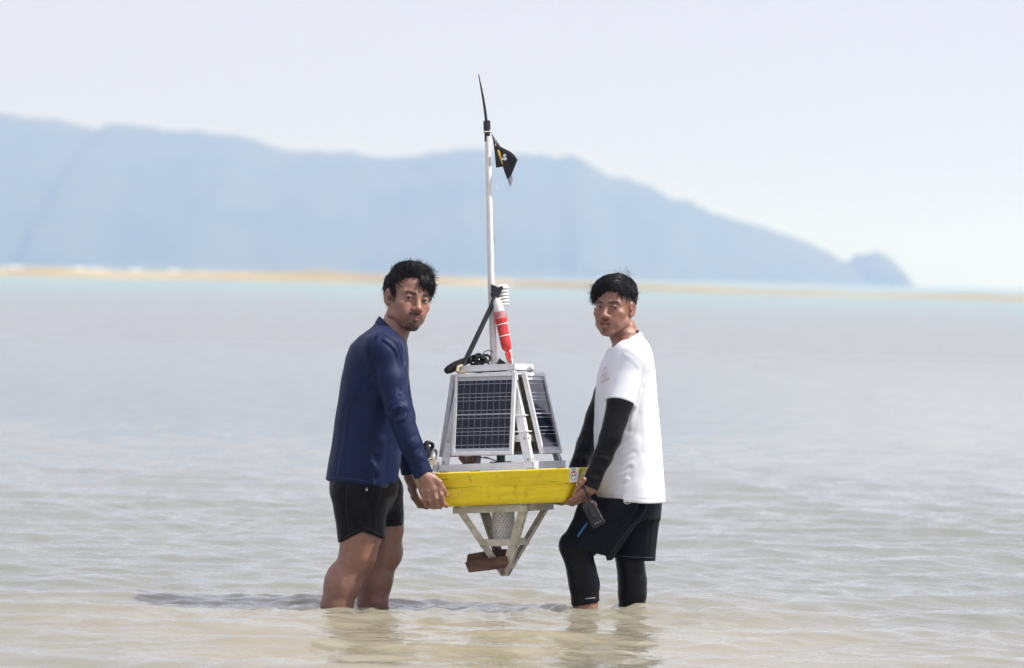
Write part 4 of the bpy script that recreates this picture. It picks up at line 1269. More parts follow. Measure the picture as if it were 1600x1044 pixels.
def make_hair(kind, W, parent, rg):
    f = Field((-0.12, -0.14, -0.10), (0.12, 0.13, 0.165), 0.003)
    if kind == 'a':
        f.ell((0, -0.021, 0.037), (0.0795, 0.098, 0.086), 0.0)
        f.ell((0.006, 0.014, 0.070), (0.062, 0.070, 0.052), 0.03)
        hl = hairline_a
    else:
        f.ell((0, -0.019, 0.040), (0.0770, 0.096, 0.086), 0.0)
        f.ell((-0.004, 0.012, 0.075), (0.070, 0.076, 0.056), 0.03)
        f.ell((-0.032, 0.042, 0.053), (0.029, 0.033, 0.031), 0.03)
        f.ell((0.018, -0.040, 0.068), (0.052, 0.055, 0.055), 0.03)
        hl = hairline_b
    X, Y, Z = np.meshgrid(*f.ax, indexing='ij')
    wob = 0.004 * np.sin(X * 310 + Y * 90) + 0.003 * np.sin(Y * 330 + X * 130)
    f.v = np.maximum(f.v, (hl(X, Y) - Z + wob).astype(np.float32) * 0.8)
    V, F = f.mesh()
    Vn = normals(V, F)
    V = V + Vn * (0.0022 * fbm(V * np.array([1.0, 0.35, 0.6]), 150, 4, 2) - 0.0015)[:, None]
    cap = (V, F)
    # strands rooted on the cap
    ok = np.where((V[:, 2] > hl(V[:, 0], V[:, 1]) + 0.004) & ((Vn * (V - np.array([0, -0.02, 0.03]))).sum(1) > 0))[0]
    strands = []
    def grow(n, sel, dirf, L, keep, curl, wd, droop=0.25):
        ids = rg.choice(sel, n); Rr = V[ids] + rg.normal(0, 0.0012, (n, 3))
        D = dirf(Rr) + rg.normal(0, 0.22, (n, 3))
        strands.append(hair_strands(Rr, D, rg.uniform(*L, n), keep, curl, rg.uniform(*wd, n), rg, droop))
    if kind == 'a':
        def flow(P):     # whorl at the crown, combed forward and to the image right, down at sides and back
            D = np.zeros_like(P)
            D[:, 0] = 0.55 + 3.0 * P[:, 0]
            D[:, 1] = np.where(P[:, 1] > -0.06, 0.8, -0.2)
            D[:, 2] = -0.5 - 6 * np.clip(0.06 - P[:, 2], 0, 1) * 2
            q = sstep(P[:, 1], 0.015, 0.05) * (1 - sstep(P[:, 0], -0.01, 0.025)) * sstep(P[:, 2], 0.03, 0.05)
            D = D * (1 - q[:, None]) + q[:, None] * np.array([0.75, -0.25, 0.75])     # swept up off the forehead
            return D
        grow(4600, ok, flow, (0.020, 0.055), 0.05, 0.5, (0.0005, 0.0013))
        top = ok[V[ok, 2] > 0.08]
        grow(900, top, lambda P: flow(P) + np.array([0.2, -0.2, 1.3]), (0.02, 0.050), 0.13, 0.7, (0.0005, 0.0011), 0.1)
        nape = ok[(V[ok, 2] < 0.0)]
        grow(700, nape, lambda P: np.tile(np.array([0.0, -0.35, -1.0]), (len(P), 1)), (0.015, 0.032), 0.03, 0.35, (0.0006, 0.0013))
        fr = ok[(V[ok, 1] > 0.052) & (V[ok, 0] > -0.006) & (V[ok, 2] < 0.098)]
        grow(420, fr, lambda P: np.stack([0.10 + 2 * P[:, 0], 0.35 + 0 * P[:, 0], -1.0 + 0 * P[:, 0]], 1), (0.028, 0.058), 0.045, 0.30, (0.0007, 0.0018), 0.7)
        fr = ok[(V[ok, 1] > 0.03) & (V[ok, 0] > 0.035) & (V[ok, 2] < 0.09)]
        grow(380, fr, lambda P: np.stack([0.25 + 0 * P[:, 0], 0.15 + 0 * P[:, 0], -1.0 + 0 * P[:, 0]], 1), (0.03, 0.06), 0.04, 0.25, (0.0008, 0.0018), 0.6)
        fr = ok[(V[ok, 1] > 0.05) & (V[ok, 0] <= -0.004)]
        grow(50, fr, lambda P: np.stack([0.8 + 0 * P[:, 0], 0.3 + 0 * P[:, 0], 0.15 + 0 * P[:, 0]], 1), (0.02, 0.04), 0.05, 0.35, (0.0006, 0.0014), 0.3)
    else:
        def flow(P):     # swept from a high parting on the image right across to the image left
            D = np.zeros_like(P)
            D[:, 0] = np.where(P[:, 0] < 0.045, -1.0, 0.35)
            D[:, 1] = 0.45
            D[:, 2] = -0.15 - 8 * np.clip(0.055 - P[:, 2], 0, 1)
            return D
        grow(3800, ok, flow, (0.018, 0.042), 0.022, 0.20, (0.0007, 0.0016))
        fr = ok[(V[ok, 1] > 0.04) & (V[ok, 0] < 0.03)]
        grow(800, fr, lambda P: np.stack([-0.9 + 0 * P[:, 0], 0.25 + 0 * P[:, 0], -0.55 + 0 * P[:, 0]], 1), (0.015, 0.030), 0.03, 0.2, (0.0007, 0.0015), 0.5)
        top = ok[V[ok, 2] > 0.105]
        grow(22, top, lambda P: np.stack([0.5 + 0 * P[:, 0], 0 * P[:, 0], 1.1 + 0 * P[:, 0]], 1), (0.03, 0.05), 0.30, 0.4, (0.0004, 0.0007), 0.0)
        rt = ok[(V[ok, 0] > 0.03) & (V[ok, 2] > 0.05)]
        grow(420, rt, lambda P: np.stack([0.9 + 0 * P[:, 0], 0.1 + 0 * P[:, 0], -0.25 + 0 * P[:, 0]], 1), (0.012, 0.024), 0.03, 0.25, (0.0006, 0.0013), 0.3)
    vs, fs = [cap[0]], [cap[1]]; b = len(cap[0])
    for v, q in strands: vs.append(v); fs.append(q + b); b += len(v)
    return mesh_obj('hair', W(np.concatenate(vs)), np.concatenate(fs)[:, ::-1], M['hair'], parent)

# ------------------------------------------------------------------ hands: chains of (point, radius) per finger, in world space
def make_hand(wrist, wr, palm, fingers, k=0.007, h=0.0022):
    pts = [wrist[0], wrist[1]] + [p for p, r in palm] + [p for f in fingers for p, r in f]
    lo = np.min(pts, 0) - 0.04; hi = np.max(pts, 0) + 0.04
    f = Field(lo, hi, h)
    f.cone(wrist[0], wrist[1], wr[0], wr[1], 0.012)
    # palm: metacarpal rays fused together
    for p, r in palm: f.cone(wrist[1], p, wr[1] * 0.72, r, 0.014)
    for (p, r), (q, t) in zip(palm[:-1], palm[1:]): f.cone(p, q, r * 0.95, t * 0.95, 0.010)
    for fg in fingers:
        g = Field(lo, hi, h)
        g.chain(fg, 0.003)
        for (p, r) in fg[1:-1]: g.ell(p, (r * 1.06,) * 3, 0.003)   # knuckles
        a, b = f.v, g.v
        hh = np.clip(0.5 + 0.5 * (b - a) / k, 0, 1)
        f.v = b + (a - b) * hh - k * hh * (1 - hh)
    V, F = f.mesh()
    C = np.ones((len(V), 3)) * (1 + 0.06 * fbm(V, 60, 5, 2))[:, None]
    for fg in fingers:
        for (p, r) in fg[1:-1]:
            d = np.linalg.norm(V - p, axis=1)
            C = C * (1 - (0.16 * np.exp(-(d / (r * 0.9)) ** 2))[:, None] * np.array([0.6, 1.0, 1.0]))
        p, r = fg[-1]; d = np.linalg.norm(V - p, axis=1)
        C = C * (1 + (0.16 * np.exp(-(d / 0.012) ** 2))[:, None] * np.array([1.0, 0.5, 0.5]))
    V = V + normals(V, F) * (0.0005 * fbm(V, 140, 6, 2))[:, None]
    return (V, F, C, 0)

def rows_px(rows, Y0):
    out = []
    for py, xl, xr, b in rows:
        a, c = U(xl, py, Y0), U(xr, py, Y0)
        out.append(((a[2] + c[2]) / 2, a[0], c[0], b))
    return out
def line_cut(p, q, Y, below=True):
    """half-space under (or over) the line through two photo points, run through in depth"""
    a, b = U(*p, Y), U(*q, Y)
    sl = (b[2] - a[2]) / (b[0] - a[0]); c = math.cos(math.atan(sl))
    return (lambda X, Yg, Z: ((a[2] + (X - a[0]) * sl) - Z) * c + 0 * Yg) if below else (lambda X, Yg, Z: (Z - (a[2] + (X - a[0]) * sl)) * c + 0 * Yg)
def shell(f, outer, t):
    f.solid = f.v.copy(); f.t = t
    f.v = np.maximum(outer, -(f.v + t))
    return f

def project_ribbon(bvh, strokes, w, name, m, parent, Yfrom=-1.5, off=0.0012):
    """thin printed strokes lying on a cloth surface"""
    mb = MB()
    for st in strokes:
        P = []
        for (x0, y0), (x1, y1) in zip(st[:-1], st[1:]):
            nseg = max(1, int(math.hypot(x1 - x0, y1 - y0) / 1.5))
            for i in range(nseg): P.append((x0 + (x1 - x0) * i / nseg, y0 + (y1 - y0) * i / nseg))
        P.append(st[-1])
        H = []
        for px, py in P:
            a, b = U(px, py, Yfrom), U(px, py, 0.5)
            d = Vector(b - a).normalized()
            loc, nrm, _, _ = bvh.ray_cast(Vector(a), d)
            if loc is not None: H.append((loc + nrm * off, nrm))
        if len(H) < 2: continue
        V = []; F = []
        for i, (p, n) in enumerate(H):
            t = H[min(i + 1, len(H) - 1)][0] - H[max(i - 1, 0)][0]
            s = t.cross(n); s = s.normalized() * w if s.length > 0 else Vector((w, 0, 0))
            V += [p + s, p - s]
        for i in range(len(H) - 1): F.append((2 * i, 2 * i + 1, 2 * i + 3, 2 * i + 2))
        mb.add(V, F)
    if not mb.V: return None
    return mb.build(name, m, parent)
def bvh_of(V, F): return BVHTree.FromPolygons([Vector(v) for v in V], F.tolist())

def twin(f):
    g = Field(f.lo, f.lo + f.h, f.h); g.n = f.n.copy(); g.ax = f.ax; g.v = f.v.copy(); return g
# ------------------------------------------------------------------ man on the left: navy long-sleeved shirt, black shorts
def man_left():
    Y0 = -0.05
    rg = np.random.default_rng(21)
    base = U(553, 952, Y0)
    root = empty('person', (base[0], Y0, bed_z))
    tag(root, 'man in navy long-sleeved shirt and black shorts gripping the left end of the buoy', 'person')
    O = np.array(root.location)
    # ---- skeleton points
    sh_n, el_n, wr_n = U(600, 548, Y0 - 0.165), U(621, 640, Y0 - 0.235), U(661, 741, Y0 - 0.245)
    sh_f, el_f, wr_f = U(606, 553, Y0 + 0.17), U(628, 650, Y0 + 0.27), U(642, 738, Y0 + 0.26)
    hip_n, kn_n = U(560, 778, Y0 - 0.09), U(559, 862, Y0 - 0.11)
    hip_f, kn_f = U(585, 778, Y0 + 0.09), U(604, 860, Y0 + 0.09)
    torso = rows_px([(507, 594, 618, .060), (516, 576, 625, .110), (526, 561, 630, .150), (540, 548, 636, .178), (560, 540, 638.5, .190), (590, 533.5, 639, .192), (620, 529, 637.5, .186),
                     (650, 524.5, 634, .180), (690, 519, 629, .178), (720, 514, 626, .182), (750, 509, 621, .188), (790, 504, 616, .192)], Y0)
    # ---- body (hidden torso, bare legs)
    f = Field(U(480, 1075, Y0) + np.array([0, -0.42, 0]), U(700, 480, Y0) + np.array([0, 0.42, 0]), 0.0065)
    f.loft([r for r in torso if r[0] > U(0, 735)[2]] + rows_px([(760, 530, 606, .15), (800, 535, 606, .14)], Y0), Y0, 0.0, inset=0.022)
    f.cone(U(612, 530, Y0), U(622, 505, Y0), 0.058, 0.056, 0.04)
    for a, b, c in ((sh_n, el_n, wr_n), (sh_f, el_f, wr_f)):
        f.cone(a, b, 0.042, 0.033, 0.03); f.cone(b, c, 0.033, 0.025, 0.02)
    Yn, Yf = Y0 - 0.105, Y0 + 0.095
    def leg(Y, th, kn, cm, wa, an, toe):
        f.chain([(U(*th[:2], Y), th[2]), (U(*kn[:2], Y), kn[2]), (U(*cm[:2], Y), cm[2]), (U(*wa[:2], Y), wa[2]), (U(*an[:2], Y), an[2])], 0.03)
        a = U(*an[:2], Y); a[2] = bed_z + 0.07
        heel = np.array([a[0] - 0.03, Y, bed_z + 0.035]); tp = np.array([a[0] + 0.15, Y - 0.01, bed_z + 0.02])
        f.cone(U(*an[:2], Y), heel, an[2], 0.034, 0.03); f.cone(heel, tp, 0.034, 0.020, 0.02)
    f.cone(hip_n, U(563, 838, Yn), 0.088, 0.074, 0.05)
    leg(Yn, (563, 838, .075), (558.5, 866, .064), (539, 911, .0575), (525.5, 950, .0555), (513, 1005, .036), 0)
    f.ell(U(570, 868, Yn), (.036, .042, .044), 0.03); f.ell(U(524, 917, Yn), (.040, .050, .085), 0.04, rot=None)
    f.cone(hip_f, U(602, 826, Yf), 0.086, 0.067, 0.05)
    leg(Yf, (602, 826, .066), (602, 862, .0595), (588, 908, .0585), (582.5, 946, .053), (577, 1003, .035), 0)
    f.ell(U(611, 866, Yf), (.034, .040, .042), 0.03); f.ell(U(577, 914, Yf), (.038, .048, .08), 0.04)
    V, F = f.mesh()
    C = np.ones((len(V), 3)) * (1 + 0.10 * fbm(V, 22, 3, 3))[:, None]
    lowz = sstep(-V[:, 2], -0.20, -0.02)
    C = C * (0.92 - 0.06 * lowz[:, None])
    V = V + normals(V, F) * (0.0012 * fbm(V, 45, 9, 2))[:, None]
    parts = [(V, F, C, 0)]
    # ---- head
    Bm = head_basis(27, 10.0, 2)
    s = 1.065
    eye = U(652.5, 467.5, Y0 - 0.07)
    org = eye - s * (np.array([0, 0.083, 0.0]) @ Bm)
    hp, W, tl = make_head('a', s, Bm, org, U(602, 541, Y0))
    parts += hp
    # ---- near hand clamped on the front left corner of the hull, thumb on the face, fingers curled under
    yh = -0.298
    def P(px, py, y): return U(px, py, y)
    parts.append(make_hand((P(655, 728, -0.296), P(665, 746, -0.305)), (0.027, 0.028),
        [(P(684, 757, yh - 0.012), 0.0125), (P(677, 764, yh - 0.018), 0.0128), (P(669, 768, yh - 0.017), 0.0122), (P(661, 768, yh - 0.010), 0.0115)],
        [[(P(676, 746, yh - 0.010), 0.0150), (P(686, 754, yh - 0.016), 0.0125), (P(692, 764, yh - 0.012), 0.0105), (P(698.5, 773.5, yh - 0.002), 0.0088)],
         [(P(684, 757, yh - 0.012), 0.0118), (P(689, 774, yh - 0.020), 0.0108), (P(693, 788, yh - 0.006), 0.0098), (P(698, 790.5, yh + 0.028), 0.0085)],
         [(P(677, 764, yh - 0.018), 0.0120), (P(681, 779, yh - 0.024), 0.0110), (P(684, 791, yh - 0.006), 0.0100), (P(688, 792.5, yh + 0.032), 0.0088)],
         [(P(669, 768, yh - 0.017), 0.0114), (P(672, 782, yh - 0.020), 0.0105), (P(675, 791.5, yh - 0.004), 0.0096), (P(679, 793, yh + 0.032), 0.0085)],
         [(P(661, 768, yh - 0.010), 0.0102), (P(663, 781, yh - 0.012), 0.0094), (P(666, 789.5, yh + 0.002), 0.0086), (P(670, 791, yh + 0.030), 0.0078)]]))
    # far hand round the back corner
    yb = 0.215
    parts.append(make_hand((P(637, 725, yb), P(642, 745, yb - 0.01)), (0.026, 0.026),
        [(P(646, 760, yb - 0.02), 0.012), (P(643, 764, yb), 0.0125), (P(644, 763, yb + 0.022), 0.012), (P(646, 760, yb + 0.042), 0.011)],
        [[(P(650, 748, yb - 0.02), 0.013), (P(656, 742, yb - 0.035), 0.011), (P(664, 738, yb - 0.045), 0.009)],
         [(P(646, 760, yb - 0.02), 0.0112), (P(648, 774, yb - 0.022), 0.0102), (P(656, 788, yb - 0.02), 0.0095), (P(668, 792, yb - 0.018), 0.0085)],
         [(P(643, 764, yb), 0.0116), (P(646, 777, yb), 0.0106), (P(655, 790, yb), 0.0098), (P(668, 793, yb), 0.0086)],
         [(P(644, 763, yb + 0.022), 0.0112), (P(647, 776, yb + 0.022), 0.0102), (P(656, 789, yb + 0.022), 0.0095), (P(667, 792, yb + 0.022), 0.0084)],
         [(P(646, 760, yb + 0.042), 0.0100), (P(649, 772, yb + 0.042), 0.0092), (P(656, 784, yb + 0.042), 0.0086), (P(665, 789, yb + 0.042), 0.0078)]], h=0.003))
    V, F, C, mi = join(parts)
    mesh_obj('body', V - O, F, [M['skin_a'], M['eye']], root, True, mi, C)
    # thumb nail
    p = P(697.5, 773.2, yh - 0.0095)
    MB().sphere(p - O, (0.0058, 0.0028, 0.0066), 7).build('thumb_nail', M['nail'], root, smooth=True)
    make_hair('a', lambda Q: W(Q) - O, root, rg)

    # ---- shirt
    f = Field(U(490, 785, Y0) + np.array([0, -0.44, 0]), U(690, 485, Y0) + np.array([0, 0.44, 0]), 0.0046)
    f.loft(torso[::-1], Y0, 0.0)
    f.cone(U(597, 540, Y0 - 0.06), sh_n, 0.060, 0.066, 0.05)
    f.cone(sh_n, U(611, 594, Y0 - 0.205), 0.066, 0.056, 0.035); f.cone(U(611, 594, Y0 - 0.205), el_n, 0.056, 0.049, 0.015)
    f.cone(el_n, U(642, 695, Y0 - 0.245), 0.049, 0.043, 0.012); f.cone(U(642, 695, Y0 - 0.245), wr_n + (wr_n - el_n) * 0.12, 0.043, 0.037, 0.01)
    f.cone(U(600, 540, Y0 + 0.06), sh_f, 0.060, 0.066, 0.05)
    f.cone(sh_f, el_f, 0.062, 0.050, 0.035); f.cone(el_f, wr_f + (wr_f - el_f) * 0.12, 0.050, 0.036, 0.012)
    f.cone(U(604, 530, Y0), U(612, 507, Y0), 0.066, 0.061, 0.03)          # collar
    f2 = twin(f)
    f2.cut(line_cut((509, 749.5), (620, 763.5), Y0), (f.lo[0], Y0 - 0.205, f.lo[2]), (U(634, 700, Y0)[0], Y0 + 0.24, U(0, 700)[2]))
    def cuff(w, e, r):
        ax = (w - e) / np.linalg.norm(w - e); c = w + ax * 0.008
        f2.cut(lambda X, Y, Z: (X - c[0]) * ax[0] + (Y - c[1]) * ax[1] + (Z - c[2]) * ax[2], c - r, c + r)
    cuff(wr_n, el_n, 0.078); cuff(wr_f, el_f, 0.07)
    cb, cf = U(593, 494, Y0), U(628, 526, Y0)
    nn = np.array([-(cf - cb)[2], 0, (cf - cb)[0]]); nn /= np.linalg.norm(nn)
    f2.cut(lambda X, Y, Z: (X - cb[0]) * nn[0] + (Z - cb[2]) * nn[2] + 0 * Y, U(575, 545, Y0) + np.array([0, -0.11, 0]), U(650, 470, Y0) + np.array([0, 0.11, 0]))
    shell(f, f2.v, 0.013)
    V, F = f.mesh()
    def S(pts, dy): return [U(x, y, Y0 + dy) for x, y in pts]
    V = folds(V, F, [
        # sleeve creases at the bent elbow and above the cuff
        (S([(637, 622), (626, 634), (612, 640)], -0.285), 0.007, 0.006), (S([(639, 632), (628, 645), (612, 652)], -0.285), 0.008, -0.005), (S([(641, 643), (630, 655), (617, 658)], -0.285), 0.007, 0.005),
        (S([(628, 600), (616, 622), (607, 636)], -0.275), 0.008, 0.004), (S([(634, 598), (627, 615)], -0.27), 0.006, 0.004),
        (S([(668, 722), (655, 728), (642, 731)], -0.29), 0.006, 0.004), (S([(664, 712), (652, 720)], -0.29), 0.006, -0.004), (S([(658, 700), (646, 712), (636, 716)], -0.29), 0.006, 0.004), (S([(650, 680), (638, 695)], -0.29), 0.006, 0.003),
        # shoulder seam and armpit pulls
        (S([(588, 522), (580, 545), (574, 565), (577, 590)], -0.215), 0.006, -0.004), (S([(600, 530), (618, 545), (630, 570)], -0.225), 0.007, 0.004), (S([(606, 522), (624, 540), (633, 560)], -0.2), 0.005, -0.004),
        (S([(590, 585), (570, 612), (556, 640)], -0.2), 0.012, 0.006), (S([(594, 600), (580, 640), (574, 680)], -0.2), 0.010, -0.006), (S([(600, 625), (592, 670), (594, 720)], -0.2), 0.010, 0.006),
        # belly folds where the cloth hangs
        (S([(560, 700), (580, 712), (592, 722)], -0.19), 0.008, 0.005), (S([(558, 715), (578, 728), (590, 738)], -0.19), 0.008, -0.005), (S([(562, 728), (580, 742), (596, 748)], -0.19), 0.008, 0.005),
        (S([(612, 690), (606, 722), (608, 756)], -0.17), 0.009, 0.008), (S([(600, 690), (597, 722), (596, 752)], -0.18), 0.009, -0.008), (S([(590, 700), (584, 735), (582, 756)], -0.185), 0.008, 0.005),
        (S([(560, 640), (556, 690), (550, 745)], -0.195), 0.010, -0.003), (S([(540, 640), (534, 690), (530, 740)], -0.16), 0.012, 0.003),
    ], f, nz=((5, 0.0035, 1), (14, 0.0012, 2)), hem=lambda x, y, z: -line_cut((509, 749.5), (620, 763.5), Y0)(x, y, z))
    # hem stitching as a shallow step
    hz_ = line_cut((509, 749.5), (620, 763.5), Y0)
    shirt = mesh_obj('shirt', V - O, F, M['navy'], root)
    bv = bvh_of(V, F)
    for nm, st in (('hem_stitch', [[(512, 745.5), (550, 748), (580, 753.5), (604, 758.5), (617, 757)]]),):
        o = project_ribbon(bv, st, 0.0010, nm, mat('navy_stitch', (0.03, 0.05, 0.16), 0.7), root)
        if o: o.data.transform(Matrix.Translation(-Vector(O)))
    o = project_ribbon(bv, [[(632.2, 566), (632.4, 568.4)], [(632, 570.6), (632.3, 572.6)]], 0.0014, 'chest_print', M['print_white'], root)
    if o: o.data.transform(Matrix.Translation(-Vector(O))); o['kind'] = 'stuff'

    # ---- shorts
    f = Field(U(490, 860, Y0) + np.array([0, -0.33, 0]), U(660, 720, Y0) + np.array([0, 0.33, 0]), 0.0046)
    pel = rows_px([(725, 518, 616, .165), (755, 516, 621, .178), (772, 519, 622, .160), (790, 528, 612, .115), (806, 540, 600, .07)], Y0)
    f.loft(pel[::-1], Y0, 0.0)
    f.cone(U(561.5, 772, Yn), U(566.5, 862, Yn), 0.107, 0.088, 0.045)
    f.cone(U(588, 772, Yf), U(599, 845, Yf), 0.104, 0.0845, 0.045)
    f2 = twin(f)
    zc = lambda x, pts, Y: np.interp(x, [U(*p, Y)[0] for p in pts], [U(*p, Y)[2] for p in pts])
    hemn = [(520, 852), (532.7, 846.5), (550, 837), (568, 828), (585, 834.5), (602, 843), (612, 846)]
    f2.cut(lambda X, Y, Z: (zc(X, hemn, Yn) - Z) * 0.85 + 0 * Y, (f.lo[0], f.lo[1], f.lo[2]), (U(640, 0)[0], Y0 - 0.012, U(0, 800)[2]))
    f2.cut(line_cut((600, 821.5), (634, 820), Yf), (f.lo[0], Y0 - 0.006, f.lo[2]), (f.ax[0][-1], f.ax[1][-1], U(0, 800)[2]))
    f2.cut(line_cut((509, 745), (620, 758), Y0, below=False), f.lo, [U(621.5, 0)[0], f.ax[1][-1], f.ax[2][-1]])
    shell(f, f2.v, 0.013)
    V, F = f.mesh()
    V = folds(V, F, [
        (S([(577, 762), (568, 790), (563, 822)], -0.20), 0.008, 0.006), (S([(590, 768), (580, 798), (584, 828)], -0.20), 0.009, -0.005), (S([(598, 775), (594, 805), (597, 838)], -0.2), 0.006, 0.006),
        (S([(575, 780), (588, 790), (600, 796)], -0.21), 0.006, 0.005), (S([(572, 795), (586, 806), (600, 812)], -0.21), 0.006, -0.005), (S([(568, 812), (584, 820), (600, 828)], -0.21), 0.005, 0.004),
        (S([(545, 760), (544, 800), (548, 836)], -0.2), 0.010, 0.004), (S([(620, 770), (618, 800)], 0.0), 0.008, 0.004)], f, nz=((9, 0.003, 3), (22, 0.0012, 5)))
    mesh_obj('shorts', V - O, F, M['blackcloth'], root)
    bv = bvh_of(V, F)
    o = project_ribbon(bv, [[(570, 824.5), (584, 830), (600, 838.5)], [(536, 842), (552, 832), (567, 824)]], 0.0008, 'hem_stitch', mat('black_stitch', (0.05, 0.05, 0.055), 0.6), root)
    if o: o.data.transform(Matrix.Translation(-Vector(O))); o['kind'] = 'stuff'
    c = U(573, 765.5, Y0 - 0.205)
    MB().sphere(c - O, 0.0045, 6).tube([c - O, U(573.5, 761, Y0 - 0.2) - O], 0.0012, 5).build('drawcord_end', M['thread'], root, smooth=True)
man_left()
# ------------------------------------------------------------------ man on the right: white T-shirt over black arm sleeves, dark shorts, leggings
def man_right():
    Y0 = 0.0
    rg = np.random.default_rng(33)
    base = U(950, 957, Y0)
    root = empty('person', (base[0], Y0, bed_z))
    tag(root, 'man in white T-shirt with black sleeves and leggings holding the right end of the buoy', 'person')
    O = np.array(root.location)
    sh_n, el_n, wr_n = U(988, 562, Y0 - 0.165), U(954, 684, Y0 - 0.265), U(924, 757, -0.285)
    sh_f, el_f, wr_f = U(972, 566, Y0 + 0.17), U(930, 655, Y0 + 0.265), U(898, 745, 0.235)
    Yn, Yf = -0.075, 0.085
    torso = rows_px([(524, 966, 1000, .060), (532, 959, 1008, .105), (543, 952.5, 1015, .145), (553, 947, 1018.5, .165), (565, 941.5, 1021.5, .180), (586, 934.5, 1024, .190), (612, 931, 1026, .190), (638, 930, 1028, .186),
                     (672, 928.5, 1031.5, .184), (707, 929, 1034.5, .186), (745, 930, 1037, .192), (774, 930, 1039, .198), (800, 930, 1041, .20)], Y0)
    # ---- body
    f = Field(U(850, 1075, Y0) + np.array([0, -0.40, 0]), U(1060, 500, Y0) + np.array([0, 0.40, 0]), 0.0065)
    f.loft([r for r in torso if r[0] > U(0, 760)[2]] + rows_px([(775, 930, 1022, .15), (805, 935, 1018, .14)], Y0), Y0, 0.0, inset=0.026)
    f.cone(U(980, 545, Y0), U(974, 515, Y0), 0.052, 0.052, 0.04)
    for a, b, c in ((sh_n, el_n, wr_n), (sh_f, el_f, wr_f)):
        f.cone(a, b, 0.040, 0.031, 0.03); f.cone(b, c, 0.031, 0.020, 0.02)
    def leg(Y, L, hip, r):
        f.cone(hip, U(*L[0][:2], Y), r, L[0][2], 0.05)
        f.chain([(U(x, y, Y), q) for x, y, q in L], 0.025)
        an = U(*L[-1][:2], Y); heel = np.array([an[0] + 0.03, Y, bed_z + 0.035]); tp = np.array([an[0] - 0.14, Y - 0.01, bed_z + 0.02])
        f.cone(an, heel, L[-1][2], 0.033, 0.03); f.cone(heel, tp, 0.033, 0.019, 0.02)
    LN = [(899, 853, .054), (904, 872, .0475), (909, 893, .0485), (913, 913, .0505), (914.5, 940, .0440), (915, 957, .0425), (918, 1006, .034)]
    LF = [(983, 866, .047), (986, 888, .0455), (988, 908, .0475), (988, 928, .0460), (986.5, 957, .0425), (985, 1005, .034)]
    leg(Yn, LN, U(962, 806, Yn), 0.062); leg(Yf, LF, U(992, 800, Yf), 0.07)
    V, F = f.mesh()
    C = np.ones((len(V), 3)) * (1 + 0.08 * fbm(V, 22, 3, 3))[:, None]
    parts = [(V, F, C, 0)]
    # ---- head
    Bm = head_basis(-24, -0.5, 0)
    s = 0.955
    eye = U(947.5, 480, Y0 - 0.075)
    org = eye - s * (np.array([0, 0.083, 0.0]) @ Bm)
    hp, W, tl = make_head('b', s, Bm, org, U(982, 552, Y0))
    parts += hp
    # teeth between the parted lips
    n = 9
    tv = []
    for zz in (-0.0665, -0.0705):
        for i in range(n):
            t = (i / (n - 1) - 0.5) * 2
            tv.append((0.017 * t, 0.0905 - 0.006 * t * t, zz))
    tf = np.array([[i, i + 1, n + i + 1, n + i] for i in range(n - 1)])
    parts.append((W(np.array(tv)), tf, np.array([0.62, 0.58, 0.52]), 1))
    # ---- near hand under the right end of the hull, thumb up the side
    def P(px, py, y): return U(px, py, y)
    y = -0.265
    parts.append(make_hand((P(928, 748, -0.285), P(921, 763, -0.28)), (0.024, 0.025),
        [(P(908, 768, y - 0.016), 0.0122), (P(907, 774, y - 0.006), 0.0124), (P(909, 778, y + 0.014), 0.012), (P(912, 779, y + 0.034), 0.011)],
        [[(P(916, 756, y - 0.026), 0.0142), (P(912.5, 750, y - 0.034), 0.0120), (P(908, 755, y - 0.036), 0.0106), (P(902.5, 763, y - 0.030), 0.0086)],
         [(P(908, 768, y - 0.016), 0.0115), (P(900, 776, y - 0.018), 0.0106), (P(893, 781, y - 0.008), 0.0098), (P(887, 783, y + 0.020), 0.0086)],
         [(P(907, 774, y - 0.006), 0.0118), (P(899, 781, y - 0.004), 0.0108), (P(891, 785.5, y + 0.014), 0.0098), (P(884, 785.5, y + 0.035), 0.0086)],
         [(P(909, 778, y + 0.014), 0.0114), (P(902, 784.5, y + 0.016), 0.0104), (P(894, 787, y + 0.032), 0.0095), (P(887, 786, y + 0.05), 0.0084)],
         [(P(912, 779, y + 0.034), 0.0102), (P(918, 781, y + 0.015), 0.0096), (P(921, 786, y - 0.012), 0.0090), (P(919, 789, y - 0.030), 0.0080)]]))
    # far hand under the back edge, its fingers showing below the hull
    yb = 0.16
    parts.append(make_hand((P(900, 748, 0.225), P(898, 762, 0.215)), (0.024, 0.024),
        [(P(893, 772, yb + 0.02), 0.012), (P(894, 774, yb + 0.04), 0.0122), (P(896, 775, yb + 0.06), 0.0118)],
        [[(P(902, 764, 0.20), 0.013), (P(908, 756, 0.19), 0.011), (P(910, 748, 0.185), 0.009)],
         [(P(893, 772, yb + 0.02), 0.0114), (P(886, 781, yb + 0.005), 0.0108), (P(873, 784.5, yb - 0.02), 0.0098), (P(862, 784, yb - 0.04), 0.0086)],
         [(P(894, 774, yb + 0.04), 0.0116), (P(887, 783, yb + 0.03), 0.0108), (P(875, 785.5, yb + 0.01), 0.0098), (P(864, 785, yb - 0.008), 0.0088)],
         [(P(896, 775, yb + 0.06), 0.0112), (P(889, 784, yb + 0.055), 0.0104), (P(878, 786, yb + 0.04), 0.0096), (P(868, 785, yb + 0.03), 0.0086)],
         [(P(897, 774, yb + 0.075), 0.0102), (P(891, 782, yb + 0.078), 0.0094), (P(882, 785, yb + 0.07), 0.0086)]], h=0.003))
    V, F, C, mi = join(parts)
    mesh_obj('body', V - O, F, [M['skin_b'], M['eye']], root, True, mi, C)
    make_hair('b', lambda Q: W(Q) - O, root, rg)

